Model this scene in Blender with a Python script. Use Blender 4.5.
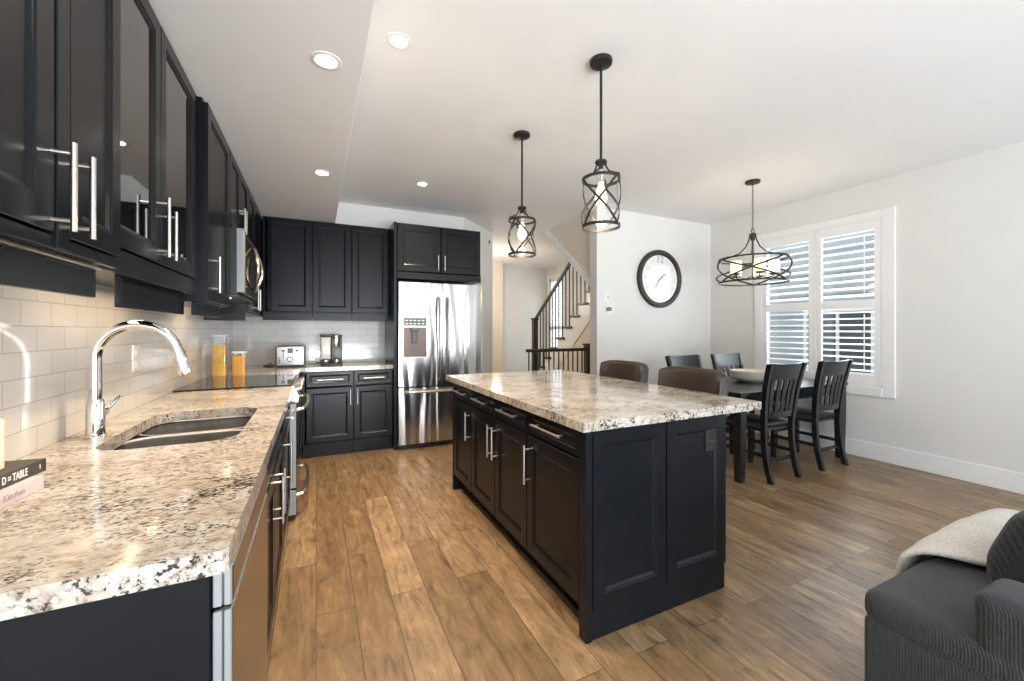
import bpy, bmesh, random
from math import *
from mathutils import Vector, Matrix

random.seed(7)
for o in list(bpy.data.objects):
    bpy.data.objects.remove(o)
SC = bpy.context.scene
COL = SC.collection

# ------------------------------------------------------------------ camera, world, lights, exposure
CAM_H = 1.29
YAW = atan2(196, 408)
cd = bpy.data.cameras.new('camera')
cam = bpy.data.objects.new('camera', cd)
COL.objects.link(cam)
cam.location = (0, 0, CAM_H)
cam.rotation_euler = (pi / 2, 0, -YAW)
cd.sensor_fit = 'HORIZONTAL'
cd.sensor_width = 36
cd.lens = 408 / 1024 * 36
cd.shift_y = -(340.5 - 330) / 1024
cd.clip_start = 0.05
SC.camera = cam

SC.view_settings.view_transform = 'Standard'
SC.view_settings.look = 'None'
SC.view_settings.gamma = 1
SC.view_settings.use_curve_mapping = False
SC.view_settings.exposure = 0.28
SC.cycles.use_denoising = True
SC.cycles.max_bounces = 10
SC.cycles.diffuse_bounces = 6
SC.cycles.glossy_bounces = 5
SC.cycles.transparent_max_bounces = 12
SC.cycles.caustics_reflective = False
SC.cycles.caustics_refractive = False
SC.cycles.sample_clamp_indirect = 6

w = bpy.data.worlds.new('World')
SC.world = w
w.use_nodes = True
bg = w.node_tree.nodes['Background']
bg.inputs[0].default_value = (0.86, 0.93, 1.0, 1)
bg.inputs[1].default_value = 1.6


def light(name, kind, loc, energy, color=(1, 1, 1), rot=(0, 0, 0), **k):
    l = bpy.data.lights.new(name, kind)
    l.energy = energy
    l.color = color
    for a, b in k.items():
        setattr(l, a, b)
    o = bpy.data.objects.new(name, l)
    COL.objects.link(o)
    o.location = loc
    o.rotation_euler = rot
    return o


DAY = (0.84, 0.92, 1.0)
# daylight through the glazed patio doors behind the camera, and the windows
light('ceiling_fill', 'AREA', (1.85, -4.3, .25), 800, (.92, .96, 1.0), (pi / 2 + .85, 0, 0), shape='RECTANGLE', size=5.2, size_y=1.2)  # upward fill added outside the doors to brighten the ceiling; no deck built
light('patio_daylight', 'AREA', (.85, -3.55, 1.30), 86, DAY, (pi / 2, 0, 0), shape='RECTANGLE', size=2.9, size_y=2.3)
light('rear_window_daylight', 'AREA', (3.85, -3.55, 1.45), 42, DAY, (pi / 2, 0, 0), shape='RECTANGLE', size=1.2, size_y=1.8)
light('window_daylight', 'AREA', (5.6, 2.6, 1.9), 45, DAY, (0, pi / 2 - 0.25, 0), shape='RECTANGLE', size=1.6, size_y=1.3)
light('foyer_daylight', 'AREA', (5.55, 8.0, 1.5), 34, DAY, (0, pi / 2, 0), shape='RECTANGLE', size=2.2, size_y=0.7)

# ------------------------------------------------------------------ helpers
ORG = {}


def tag(o, label=None, cat=None, group=None, kind=None):
    if label: o['label'] = label
    if cat: o['category'] = cat
    if group: o['group'] = group
    if kind: o['kind'] = kind
    return o


def thing(name, label, cat, loc=(0, 0, 0), group=None, rz=0):
    o = bpy.data.objects.new(name, None)
    COL.objects.link(o)
    o.empty_display_size = 0.1
    o.location = loc
    o.rotation_euler = (0, 0, rz)
    ORG[o.name] = Vector(loc)
    return tag(o, label, cat, group)


def copy_tree(o, parent=None):
    c = o.copy()
    COL.objects.link(c)
    if parent: c.parent = parent
    for ch in list(o.children):
        copy_tree(ch, c)
    return c


class MB:
    """collects shapes and links them as one mesh object"""

    def __init__(s):
        s.bm = bmesh.new()

    def box(s, x0, x1, y0, y1, z0, z1, bev=0.0015, seg=1):
        x0, x1 = min(x0, x1), max(x0, x1)
        y0, y1 = min(y0, y1), max(y0, y1)
        z0, z1 = min(z0, z1), max(z0, z1)
        m = Matrix.Translation(((x0 + x1) / 2, (y0 + y1) / 2, (z0 + z1) / 2)) @ Matrix.Diagonal((x1 - x0, y1 - y0, z1 - z0, 1))
        r = bmesh.ops.create_cube(s.bm, size=1, matrix=m)
        if bev:
            b = min(bev, 0.45 * min(x1 - x0, y1 - y0, z1 - z0))
            ed = list({e for v in r['verts'] for e in v.link_edges})
            bmesh.ops.bevel(s.bm, geom=ed, offset=b, segments=seg, profile=0.6, affect='EDGES')
        return s

    def ring(s, pts):
        return [s.bm.verts.new(p) for p in pts]

    def bridge(s, a, b):
        n = len(a)
        for i in range(n):
            try:
                s.bm.faces.new((a[i], a[(i + 1) % n], b[(i + 1) % n], b[i]))
            except ValueError:
                pass

    def cap(s, r, flip=False):
        try:
            s.bm.faces.new(list(reversed(r)) if flip else r)
        except ValueError:
            pass

    def loft(s, rings, caps=True, closed=False):
        R = [s.ring(r) for r in rings]
        for a, b in zip(R, R[1:]):
            s.bridge(a, b)
        if closed:
            s.bridge(R[-1], R[0])
        elif caps:
            s.cap(R[0], True)
            s.cap(R[-1])
        return s

    def tube(s, pts, r, n=10, closed=False, flat=None):
        """sweep a circle (or an ellipse: flat = radial factor) along pts"""
        P = [Vector(p) for p in pts]
        N = len(P)
        rr = r if isinstance(r, (list, tuple)) else [r] * N
        rings = []
        prev = None
        for i, p in enumerate(P):
            if closed:
                t = (P[(i + 1) % N] - P[i - 1])
            else:
                t = P[min(i + 1, N - 1)] - P[max(i - 1, 0)]
            t.normalize()
            if prev is None:
                ref = Vector((0, 0, 1)) if abs(t.z) < 0.9 else Vector((1, 0, 0))
                u = t.cross(ref).normalized()
            else:
                u = (prev - t * prev.dot(t))
                if u.length < 1e-6: u = t.orthogonal()
                u.normalize()
            prev = u
            v = t.cross(u)
            f = flat if flat else 1
            rings.append([p + u * (rr[i] * cos(2 * pi * k / n)) + v * (rr[i] * f * sin(2 * pi * k / n)) for k in range(n)])
        s.loft(rings, True, closed)
        return s

    def cyl(s, p0, p1, r0, r1=None, n=20):
        return s.tube([p0, p1], [r0, r0 if r1 is None else r1], n)

    def lathe(s, prof, c=(0, 0, 0), n=32, caps=True):
        c = Vector(c)
        s.loft([[c + Vector((r * cos(2 * pi * k / n), r * sin(2 * pi * k / n), z)) for k in range(n)] for r, z in prof], caps)
        return s

    def prism(s, pts, axis, a, b):
        """polygon pts (2D) extruded along axis from a to b; pts are the two remaining axes in order"""
        def P(p, t):
            if axis == 'x': return (t, p[0], p[1])
            if axis == 'y': return (p[0], t, p[1])
            return (p[0], p[1], t)
        s.loft([[P(p, a) for p in pts], [P(p, b) for p in pts]])
        return s

    def framed(s, o, eu, ev, w, h, t=0.02, fw=0.06, fill=True, depth=0.009):
        """cabinet front: a frame with a moulded inner edge round a recessed field"""
        o, eu, ev = Vector(o), Vector(eu), Vector(ev)
        en = eu.cross(ev)
        def rg(i, d):
            return [o + eu * i + ev * i + en * d, o + eu * (w - i) + ev * i + en * d,
                    o + eu * (w - i) + ev * (h - i) + en * d, o + eu * i + ev * (h - i) + en * d]
        L = [rg(0, 0), rg(0, t - 0.002), rg(0.002, t), (rg(fw, t)), rg(fw + 0.003, t - 0.003), rg(fw + 0.008, t - 0.0035),
             rg(fw + 0.018, t - depth)]
        R = [s.ring(r) for r in L]
        for a, b in zip(R, R[1:]):
            s.bridge(a, b)
        if fill:
            s.cap(R[-1])
            s.cap(R[0], True)
        else:
            e = s.ring(rg(fw + 0.018, 0))
            s.bridge(R[-1], e)
            s.bridge(e, R[0])
        return s

    def slab(s, o, eu, ev, w, h, t):
        o, eu, ev = Vector(o), Vector(eu), Vector(ev)
        en = eu.cross(ev)
        def rg(i, d):
            return [o + eu * i + ev * i + en * d, o + eu * (w - i) + ev * i + en * d,
                    o + eu * (w - i) + ev * (h - i) + en * d, o + eu * i + ev * (h - i) + en * d]
        s.loft([rg(0, 0), rg(0, t - 0.002), rg(0.002, t)])
        return s

    def handle(s, c, ax, en, L, r=0.006, off=0.034):
        """bar pull on two posts"""
        c, ax, en = Vector(c), Vector(ax), Vector(en)
        s.cyl(c + en * off - ax * L / 2, c + en * off + ax * L / 2, r, n=12)
        for k in (-1, 1):
            q = c + ax * (k * (L / 2 - 0.022))
            s.cyl(q, q + en * off, r * 0.75, n=10)
        return s

    def build(s, name, mat, parent=None, smooth=True, local=False, ang=35):
        if parent is not None and not local:
            off = ORG.get(parent.name, Vector((0, 0, 0)))
            bmesh.ops.translate(s.bm, verts=s.bm.verts, vec=-off)
        bmesh.ops.recalc_face_normals(s.bm, faces=s.bm.faces)
        me = bpy.data.meshes.new(name)
        s.bm.to_mesh(me)
        s.bm.free()
        o = bpy.data.objects.new(name, me)
        COL.objects.link(o)
        if mat: me.materials.append(mat)
        if smooth:
            me.polygons.foreach_set('use_smooth', [True] * len(me.polygons))
            me.set_sharp_from_angle(angle=radians(ang))
        if parent is not None:
            o.parent = parent
            ORG[o.name] = Vector((0, 0, 0)) if local else ORG.get(parent.name, Vector((0, 0, 0)))
        return o


def text(name, body, size, mat, parent, o, eu, ev, depth=0.0008, align='LEFT', shear=0, font_off=0, sx=1):
    cu = bpy.data.curves.new('t', 'FONT')
    cu.body = body
    cu.size = size
    cu.extrude = depth
    cu.align_x = align
    cu.align_y = 'CENTER'
    cu.shear = shear
    cu.offset = font_off
    ob = bpy.data.objects.new('t', cu)
    COL.objects.link(ob)
    dg = bpy.context.evaluated_depsgraph_get()
    me = bpy.data.meshes.new_from_object(ob.evaluated_get(dg))
    bpy.data.objects.remove(ob)
    o, eu, ev = Vector(o), Vector(eu), Vector(ev)
    en = eu.cross(ev)
    off = ORG.get(parent.name, Vector((0, 0, 0)))
    for v in me.vertices:
        q = o + eu * v.co.x * sx + ev * v.co.y + en * v.co.z
        v.co = q - off
    me.materials.clear()
    me.materials.append(mat)
    r = bpy.data.objects.new(name, me)
    COL.objects.link(r)
    r.parent = parent
    return r


# ------------------------------------------------------------------ materials
def new_mat(name):
    m = bpy.data.materials.new(name)
    m.use_nodes = True
    nt = m.node_tree
    return m, nt, nt.nodes['Principled BSDF']


def nd(nt, t, **k):
    n = nt.nodes.new(t)
    for a, b in k.items():
        setattr(n, a, b)
    return n


def lk(nt, a, b):
    nt.links.new(a, b)


def coords(nt, scale=(1, 1, 1), rot=(0, 0, 0), loc=(0, 0, 0)):
    t = nd(nt, 'ShaderNodeTexCoord')
    mp = nd(nt, 'ShaderNodeMapping')
    mp.inputs['Scale'].default_value = scale
    mp.inputs['Rotation'].default_value = rot
    mp.inputs['Location'].default_value = loc
    lk(nt, t.outputs['Object'], mp.inputs['Vector'])
    return mp.outputs[0]


def noise(nt, vec, scale, detail=4, rough=0.55, dist=0):
    n = nd(nt, 'ShaderNodeTexNoise')
    n.inputs['Scale'].default_value = scale
    n.inputs['Detail'].default_value = detail
    n.inputs['Roughness'].default_value = rough
    n.inputs['Distortion'].default_value = dist
    if vec: lk(nt, vec, n.inputs['Vector'])
    return n.outputs[0]


def ramp(nt, fac, stops, interp='LINEAR'):
    r = nd(nt, 'ShaderNodeValToRGB')
    r.color_ramp.interpolation = interp
    el = r.color_ramp.elements
    while len(el) < len(stops): el.new(0.5)
    for e, (p, c) in zip(el, stops):
        e.position = p
        e.color = (*c, 1) if len(c) == 3 else c
    lk(nt, fac, r.inputs[0])
    return r.outputs[0]


def mix(nt, a, b, fac, mode='MIX'):
    m = nd(nt, 'ShaderNodeMix', data_type='RGBA', blend_type=mode)
    for sock, v in ((m.inputs[6], a), (m.inputs[7], b), (m.inputs[0], fac)):
        if hasattr(v, 'is_linked'): lk(nt, v, sock)
        elif isinstance(v, (int, float)): sock.default_value = v
        else: sock.default_value = (*v, 1)
    return m.outputs[2]


def bump(nt, p, h, strength=0.2, dist=0.01):
    b = nd(nt, 'ShaderNodeBump')
    b.inputs['Strength'].default_value = strength
    b.inputs['Distance'].default_value = dist
    lk(nt, h, b.inputs['Height'])
    lk(nt, b.outputs[0], p.inputs['Normal'])


def mat(name, col, rough=0.5, metal=0.0, var=0.06, vscale=8, bmp=0, bscale=60, emit=None, estr=1, spec=0.5, coat=0):
    m, nt, p = new_mat(name)
    v = coords(nt)
    if var:
        n = noise(nt, v, vscale)
        c = ramp(nt, n, [(0.3, tuple(x * (1 - var) for x in col)), (0.7, tuple(min(1, x * (1 + var)) for x in col))])
        lk(nt, c, p.inputs['Base Color'])
    else:
        p.inputs['Base Color'].default_value = (*col, 1)
    p.inputs['Roughness'].default_value = rough
    p.inputs['Metallic'].default_value = metal
    p.inputs['Specular IOR Level'].default_value = spec
    p.inputs['Coat Weight'].default_value = coat
    p.inputs['Coat Roughness'].default_value = 0.1
    if bmp:
        bump(nt, p, noise(nt, v, bscale), bmp, 0.003)
    if emit:
        p.inputs['Emission Color'].default_value = (*emit, 1)
        p.inputs['Emission Strength'].default_value = estr
    return m


M = {}
M['wall'] = mat('painted_wall', (0.70, 0.695, 0.675), 0.75, var=0.012, vscale=3, bmp=0.03, bscale=180, spec=0.25)
M['warm_wall'] = mat('beige_warm_lit_wall', (0.76, 0.68, 0.57), 0.75, var=0.012, vscale=3, spec=0.25)  # beige paint; also carries the warm light on the closet wall
M['ceiling'] = mat('painted_ceiling', (0.80, 0.80, 0.81), 0.85, var=0.012, vscale=3, bmp=0.03, bscale=220, spec=0.2)
M['trim'] = mat('white_gloss_trim', (0.80, 0.80, 0.80), 0.35, var=0.01)
M['cab'] = mat('espresso_lacquer', (0.0066, 0.0080, 0.0104), 0.27, var=0, bmp=0, spec=0.22)
M['cab_in'] = mat('espresso_inside', (0.02, 0.018, 0.017), 0.5, var=0.1)
M['nickel'] = mat('brushed_nickel', (0.66, 0.63, 0.59), 0.28, 1.0, var=0.03)
M['bright_edge'] = mat('bright_grey_edge', (0.26, 0.275, 0.29), 0.45, 0.2, var=0.03)  # pale grey; puts reflected light into the range and microwave edge colour
M['chrome'] = mat('chrome', (0.85, 0.85, 0.86), 0.06, 1.0, var=0.01)
M['black_metal'] = mat('bronze_black_metal', (0.022, 0.020, 0.019), 0.42, 0.4, var=0.2, vscale=30)
M['black_plastic'] = mat('black_plastic', (0.014, 0.014, 0.015), 0.32, var=0.05)
M['grey_plastic'] = mat('grey_plastic', (0.09, 0.10, 0.115), 0.35, var=0.05)
M['white_plastic'] = mat('white_plastic', (0.78, 0.78, 0.76), 0.35, var=0.01)
M['grey_print'] = mat('grey_print', (0.30, 0.31, 0.31), 0.6, var=0.02)
M['dark_wood'] = mat('black_stained_wood', (0.012, 0.013, 0.016), 0.25, var=0.2, vscale=20, bmp=0.05, bscale=60, spec=0.5)
M['rail_wood'] = mat('dark_brown_stained_wood', (0.045, 0.034, 0.027), 0.4, var=0.2, vscale=20)
M['leather'] = mat('brown_leather', (0.040, 0.027, 0.020), 0.42, var=0.25, vscale=18, bmp=0.25, bscale=160)
M['vinyl'] = mat('black_vinyl', (0.03, 0.032, 0.036), 0.35, var=0.1, bmp=0.1, bscale=140)
M['glass_black'] = mat('black_ceramic_glass', (0.006, 0.006, 0.007), 0.05, var=0.0, spec=0.6)
M['ceramic'] = mat('cream_ceramic', (0.72, 0.66, 0.56), 0.35, var=0.04)
M['candle'] = mat('cream_wax', (0.85, 0.74, 0.56), 0.5, var=0.03)
M['paper'] = mat('book_pages', (0.72, 0.62, 0.45), 0.8, var=0.08, vscale=60)
M['book_dark'] = mat('charcoal_book_cloth', (0.055, 0.047, 0.044), 0.5, var=0.08)
M['book_pink'] = mat('pale_pink_book_cloth', (0.66, 0.58, 0.58), 0.45, var=0.03)
M['print_white'] = mat('white_print', (0.78, 0.77, 0.75), 0.5, var=0)
M['print_pink'] = mat('rose_print', (0.50, 0.30, 0.34), 0.5, var=0.02)
M['clock_face'] = mat('white_clock_face', (0.80, 0.81, 0.82), 0.12, var=0.02, vscale=6, spec=0.5, coat=0.4)
M['pasta'] = mat('yellow_pasta', (0.88, 0.47, 0.04), 0.5, var=0.2, vscale=45, bmp=0.3, bscale=90)
M['lentil'] = mat('orange_lentils', (0.80, 0.38, 0.04), 0.55, var=0.3, vscale=130, bmp=0.4, bscale=160)
M['siding'] = mat('neighbour_siding', (0.36, 0.38, 0.40), 0.7, var=0.03)
M['ext_glass'] = mat('neighbour_window_glass', (0.09, 0.095, 0.10), 0.1, var=0.0)
M['lawn'] = mat('outdoor_ground', (0.25, 0.27, 0.2), 0.9, var=0.3)
M['lens'] = mat('lamp_lens', (1, 0.95, 0.85), 0.5, var=0, emit=(1.0, 0.90, 0.76), estr=14)
M['bulb'] = mat('lamp_filament', (1, 0.9, 0.7), 0.4, var=0, emit=(1.0, 0.80, 0.52), estr=3.2)
M['sleeve'] = mat('frosted_candle_glass', (0.9, 0.8, 0.6), 0.5, var=0, emit=(1.0, 0.74, 0.40), estr=1.1)
M['led'] = mat('led_strip', (1, 0.9, 0.75), 0.5, var=0, emit=(1.0, 0.82, 0.58), estr=2.5)
M['display'] = mat('lcd_display', (0.16, 0.18, 0.17), 0.2, var=0)


def m_glass(name, tint=(1, 1, 1), fres=0.6, rough=0.02, base=0.03):
    m = bpy.data.materials.new(name)
    m.use_nodes = True
    nt = m.node_tree
    nt.nodes.clear()
    out = nd(nt, 'ShaderNodeOutputMaterial')
    tr = nd(nt, 'ShaderNodeBsdfTransparent')
    tr.inputs[0].default_value = (*tint, 1)
    gl = nd(nt, 'ShaderNodeBsdfGlossy')
    gl.inputs['Roughness'].default_value = rough
    lw = nd(nt, 'ShaderNodeLayerWeight')
    lw.inputs['Blend'].default_value = 0.5
    pw = nd(nt, 'ShaderNodeMath', operation='POWER')
    lk(nt, lw.outputs['Facing'], pw.inputs[0])
    pw.inputs[1].default_value = 4
    fr = nd(nt, 'ShaderNodeMath', operation='MULTIPLY_ADD', use_clamp=True)
    lk(nt, pw.outputs[0], fr.inputs[0])
    fr.inputs[1].default_value = fres
    fr.inputs[2].default_value = base
    mx = nd(nt, 'ShaderNodeMixShader')
    lk(nt, fr.outputs[0], mx.inputs[0])
    lk(nt, tr.outputs[0], mx.inputs[1])
    lk(nt, gl.outputs[0], mx.inputs[2])
    lk(nt, mx.outputs[0], out.inputs[0])
    return m


M['glass'] = m_glass('clear_glass', (0.97, 0.98, 0.98))
M['cab_glass'] = m_glass('cabinet_door_glass', (0.25, 0.24, 0.23), 1.1, 0.02, 0.15)


def m_steel(name, col=(0.50, 0.49, 0.48), rough=0.20, axis=2, wav=0.75):
    m, nt, p = new_mat(name)
    sc = [1, 1, 1]
    sc[axis] = 0.02
    fine = noise(nt, coords(nt, tuple(sc)), 220, 3)
    p.inputs['Metallic'].default_value = 1
    lk(nt, ramp(nt, fine, [(0.3, tuple(c * 0.93 for c in col)), (0.7, tuple(min(1, c * 1.06) for c in col))]), p.inputs['Base Color'])
    p.inputs['Roughness'].default_value = rough
    sc2 = [1, 1, 1]
    sc2[axis] = 0.10
    wv = noise(nt, coords(nt, tuple(sc2)), 6.5, 1.2, 0.45, 0.5)
    bump(nt, p, wv, wav, 0.045)
    return m


M['steel'] = m_steel('brushed_stainless')
M['steel_d'] = m_steel('brushed_stainless_dishwasher', (0.40, 0.385, 0.37), 0.22, 2, 0.03)
M['steel_t'] = m_steel('satin_stainless_toaster', (0.52, 0.51, 0.50), 0.38, 2, 0.02)
M['steel_h'] = m_steel('brushed_stainless_sink', (0.86, 0.80, 0.75), 0.40, 1, 0.04)


def m_floor():
    m, nt, p = new_mat('wood_plank_floor')
    t = nd(nt, 'ShaderNodeTexCoord')
    sp = nd(nt, 'ShaderNodeSeparateXYZ')
    lk(nt, t.outputs['Object'], sp.inputs[0])
    cb = nd(nt, 'ShaderNodeCombineXYZ')
    lk(nt, sp.outputs[1], cb.inputs[0])
    lk(nt, sp.outputs[0], cb.inputs[1])
    br = nd(nt, 'ShaderNodeTexBrick', offset=0.37, offset_frequency=2, squash=1)
    br.inputs['Scale'].default_value = 1
    br.inputs['Brick Width'].default_value = 1.25
    br.inputs['Row Height'].default_value = 0.165
    br.inputs['Mortar Size'].default_value = 0.0016
    br.inputs['Mortar Smooth'].default_value = 0.2
    br.inputs['Color1'].default_value = (0, 0, 0, 1)
    br.inputs['Color2'].default_value = (1, 1, 1, 1)
    br.inputs['Mortar'].default_value = (0.5, 0.5, 0.5, 1)
    lk(nt, cb.outputs[0], br.inputs['Vector'])
    # shift the grain from plank to plank
    sh = nd(nt, 'ShaderNodeVectorMath', operation='MULTIPLY_ADD')
    lk(nt, br.outputs['Color'], sh.inputs[0])
    sh.inputs[1].default_value = (3.1, 7.7, 0)
    lk(nt, t.outputs['Object'], sh.inputs[2])
    mp = nd(nt, 'ShaderNodeMapping')
    mp.inputs['Scale'].default_value = (9, 1.1, 1)
    lk(nt, sh.outputs[0], mp.inputs[0])
    g1 = noise(nt, mp.outputs[0], 3.2, 8, 0.65, 0.8)
    mp2 = nd(nt, 'ShaderNodeMapping')
    mp2.inputs['Scale'].default_value = (2.0, 0.8, 1)
    lk(nt, sh.outputs[0], mp2.inputs[0])
    g2 = noise(nt, mp2.outputs[0], 6.0, 6, 0.7, 0.6)
    plank = ramp(nt, br.outputs['Color'], [(0.0, (0.195, 0.122, 0.062)), (0.35, (0.235, 0.151, 0.080)), (0.7, (0.280, 0.184, 0.100)), (1.0, (0.36, 0.245, 0.138))])
    grain = ramp(nt, g1, [(0.30, (0.40, 0.37, 0.35)), (0.47, (0.92, 0.92, 0.92)), (0.62, (1.15, 1.14, 1.12)), (0.75, (1.6, 1.55, 1.5))])
    c = mix(nt, plank, grain, 0.85, 'MULTIPLY')
    wear = ramp(nt, g2, [(0.30, (0.34, 0.32, 0.30)), (0.42, (0.86, 0.85, 0.84)), (0.56, (1.08, 1.08, 1.08)), (0.70, (1.65, 1.63, 1.60))])
    c = mix(nt, c, wear, 0.9, 'MULTIPLY')
    c = mix(nt, c, (0.05, 0.033, 0.022), br.outputs['Fac'])
    lk(nt, c, p.inputs['Base Color'])
    rr = ramp(nt, g1, [(0.3, (0.42, 0.42, 0.42)), (0.7, (0.27, 0.27, 0.27))])
    lk(nt, rr, p.inputs['Roughness'])
    hs = nd(nt, 'ShaderNodeMath', operation='SUBTRACT')
    lk(nt, g1, hs.inputs[0])
    lk(nt, br.outputs['Fac'], hs.inputs[1])
    bump(nt, p, hs.outputs[0], 0.35, 0.005)
    return m


def m_granite():
    m, nt, p = new_mat('speckled_granite')
    v = coords(nt)
    vs = coords(nt, (1, 1.8, 1), (0, 0, 0.5))
    big = noise(nt, vs, 4.5, 5, 0.6, 0.6)
    base = ramp(nt, big, [(0.32, (0.48, 0.42, 0.35)), (0.45, (0.63, 0.57, 0.50)), (0.56, (0.70, 0.67, 0.62)), (0.70, (0.77, 0.76, 0.74))])
    mid = noise(nt, vs, 38, 6, 0.72, 0.5)
    tan = ramp(nt, mid, [(0.36, (0.28, 0.21, 0.16)), (0.46, (0.80, 0.75, 0.70)), (0.60, (1.0, 1.0, 1.0)), (0.72, (1.10, 1.10, 1.10))])
    c = mix(nt, base, tan, 0.9, 'MULTIPLY')
    sp = noise(nt, vs, 85, 4, 0.65, 0.2)
    patch = noise(nt, v, 7, 3, 0.6)
    ad = nd(nt, 'ShaderNodeMath', operation='MULTIPLY_ADD')
    lk(nt, patch, ad.inputs[0])
    ad.inputs[1].default_value = 0.55
    lk(nt, sp, ad.inputs[2])
    dark = ramp(nt, ad.outputs[0], [(0.0, (1, 1, 1)), (0.66, (1, 1, 1)), (0.70, (0, 0, 0)), (1, (0, 0, 0))])
    c = mix(nt, c, (0.055, 0.045, 0.04), dark)
    vo = nd(nt, 'ShaderNodeTexVoronoi')
    vo.inputs['Scale'].default_value = 55
    lk(nt, v, vo.inputs['Vector'])
    wh = ramp(nt, vo.outputs['Distance'], [(0.0, (0.5, 0.5, 0.5)), (0.22, (0.35, 0.35, 0.35)), (0.30, (0, 0, 0))])
    c = mix(nt, c, (0.80, 0.79, 0.77), wh)
    c = mix(nt, c, (0.76, 0.76, 0.76), 1.0, 'MULTIPLY')
    lk(nt, c, p.inputs['Base Color'])
    p.inputs['Roughness'].default_value = 0.11
    p.inputs['Specular IOR Level'].default_value = 0.5
    return m


def m_tile(name, axis):
    m, nt, p = new_mat(name)
    t = nd(nt, 'ShaderNodeTexCoord')
    sp = nd(nt, 'ShaderNodeSeparateXYZ')
    lk(nt, t.outputs['Object'], sp.inputs[0])
    cb = nd(nt, 'ShaderNodeCombineXYZ')
    lk(nt, sp.outputs[axis], cb.inputs[0])
    zz = nd(nt, 'ShaderNodeMath', operation='SUBTRACT')
    lk(nt, sp.outputs[2], zz.inputs[0])
    zz.inputs[1].default_value = 0.914
    lk(nt, zz.outputs[0], cb.inputs[1])
    br = nd(nt, 'ShaderNodeTexBrick', offset=0.5)
    br.inputs['Scale'].default_value = 1
    br.inputs['Brick Width'].default_value = 0.155
    br.inputs['Row Height'].default_value = 0.0775
    br.inputs['Mortar Size'].default_value = 0.0016
    br.inputs['Mortar Smooth'].default_value = 0.3
    br.inputs['Color1'].default_value = (0.60, 0.58, 0.55, 1)
    br.inputs['Color2'].default_value = (0.64, 0.62, 0.59, 1)
    br.inputs['Mortar'].default_value = (0.40, 0.38, 0.36, 1)
    lk(nt, cb.outputs[0], br.inputs['Vector'])
    lk(nt, br.outputs['Color'], p.inputs['Base Color'])
    p.inputs['Roughness'].default_value = 0.10
    inv = nd(nt, 'ShaderNodeMath', operation='SUBTRACT')
    n = noise(nt, cb.outputs[0], 9, 2)
    ml = nd(nt, 'ShaderNodeMath', operation='MULTIPLY')
    lk(nt, n, ml.inputs[0])
    ml.inputs[1].default_value = 0.5
    lk(nt, ml.outputs[0], inv.inputs[0])
    lk(nt, br.outputs['Fac'], inv.inputs[1])
    bump(nt, p, inv.outputs[0], 0.25, 0.003)
    return m


def m_cord():
    m, nt, p = new_mat('charcoal_corduroy')
    v = coords(nt, (1, 1, 1), (0, 0, 0.78))
    wv = nd(nt, 'ShaderNodeTexWave', bands_direction='X')
    wv.inputs['Scale'].default_value = 62
    wv.inputs['Distortion'].default_value = 3.0
    wv.inputs['Detail'].default_value = 3
    wv.inputs['Detail Scale'].default_value = 2.5
    lk(nt, v, wv.inputs['Vector'])
    n = noise(nt, coords(nt, (1, 1, 0.25)), 90, 3)
    f = mix(nt, wv.outputs[0], n, 0.5)
    lk(nt, ramp(nt, f, [(0.25, (0.008, 0.010, 0.012)), (0.75, (0.036, 0.043, 0.050))]), p.inputs['Base Color'])
    p.inputs['Roughness'].default_value = 0.8
    p.inputs['Sheen Weight'].default_value = 0.12
    bump(nt, p, f, 0.4, 0.004)
    return m


def m_blanket():
    m, nt, p = new_mat('cream_knit_throw')
    v = coords(nt)
    n = noise(nt, v, 130, 3, 0.7)
    lk(nt, ramp(nt, n, [(0.3, (0.46, 0.43, 0.38)), (0.7, (0.72, 0.69, 0.64))]), p.inputs['Base Color'])
    p.inputs['Roughness'].default_value = 0.9
    p.inputs['Sheen Weight'].default_value = 0.3
    bump(nt, p, n, 0.6, 0.006)
    return m


M['floor'] = m_floor()
M['granite'] = m_granite()
M['tile_l'] = m_tile('glossy_wall_tile_side', 1)
M['tile_b'] = m_tile('glossy_wall_tile_back', 0)
M['cord'] = m_cord()
M['blanket'] = m_blanket()

X, Y, Z = Vector((1, 0, 0)), Vector((0, 1, 0)), Vector((0, 0, 1))
LW = -0.79       # left wall
BW = 5.12        # kitchen back wall
RW = 5.01        # right wall
CH = 2.77        # ceiling
SO = 2.45        # soffit
PW = -3.2        # rear wall


def struct(name, mb, m, parent=None, smooth=False):
    o = mb.build(name, m, parent, smooth)
    if parent is None: tag(o, kind='structure')
    return o


# ------------------------------------------------------------------ room shell
struct('floor', MB().box(LW - .15, RW + .15, PW - .15, 8.7, -.15, 0, 0), M['floor'])
struct('ceiling', MB().box(LW - .15, RW + .15, PW - .15, 8.7, CH, CH + .15, 0), M['ceiling'])
struct('ceiling_soffit', MB().box(LW, .188, PW, BW, SO, CH, .004), M['ceiling'])
struct('wall_left', MB().box(LW - .12, LW, PW - .1, BW + .1, 0, CH, 0), M['wall'])
b = MB()
b.box(LW, 1.76, BW, BW + .1, 0, CH, 0)
struct('wall_back', b, M['wall'])
b = MB()
b.prism([(1.76, BW), (2.42, 5.72), (2.42, 5.86), (1.76, BW + .14)], 'z', 0, CH)
struct('wall_angled', b, M['wall'])
struct('wall_hall', MB().box(2.30, 2.42, 5.78, 8.5, 0, CH, 0), M['wall'])
b = MB()
b.box(2.3, RW + .1, 8.5, 8.62, 0, CH, 0)
struct('wall_far', b, M['wall'])
b = MB()
b.box(2.42, 3.72, 8.2, 8.5, 0, CH, 0.002)
struct('wall_closet', b, M['warm_wall'])  # beige puts the warm hall light into this wall's colour
# dining wall with the clock, its end facing the hall
struct('wall_front', MB().box(3.03, RW, 3.96, 4.10, 0, CH, .003), M['wall'])
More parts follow.
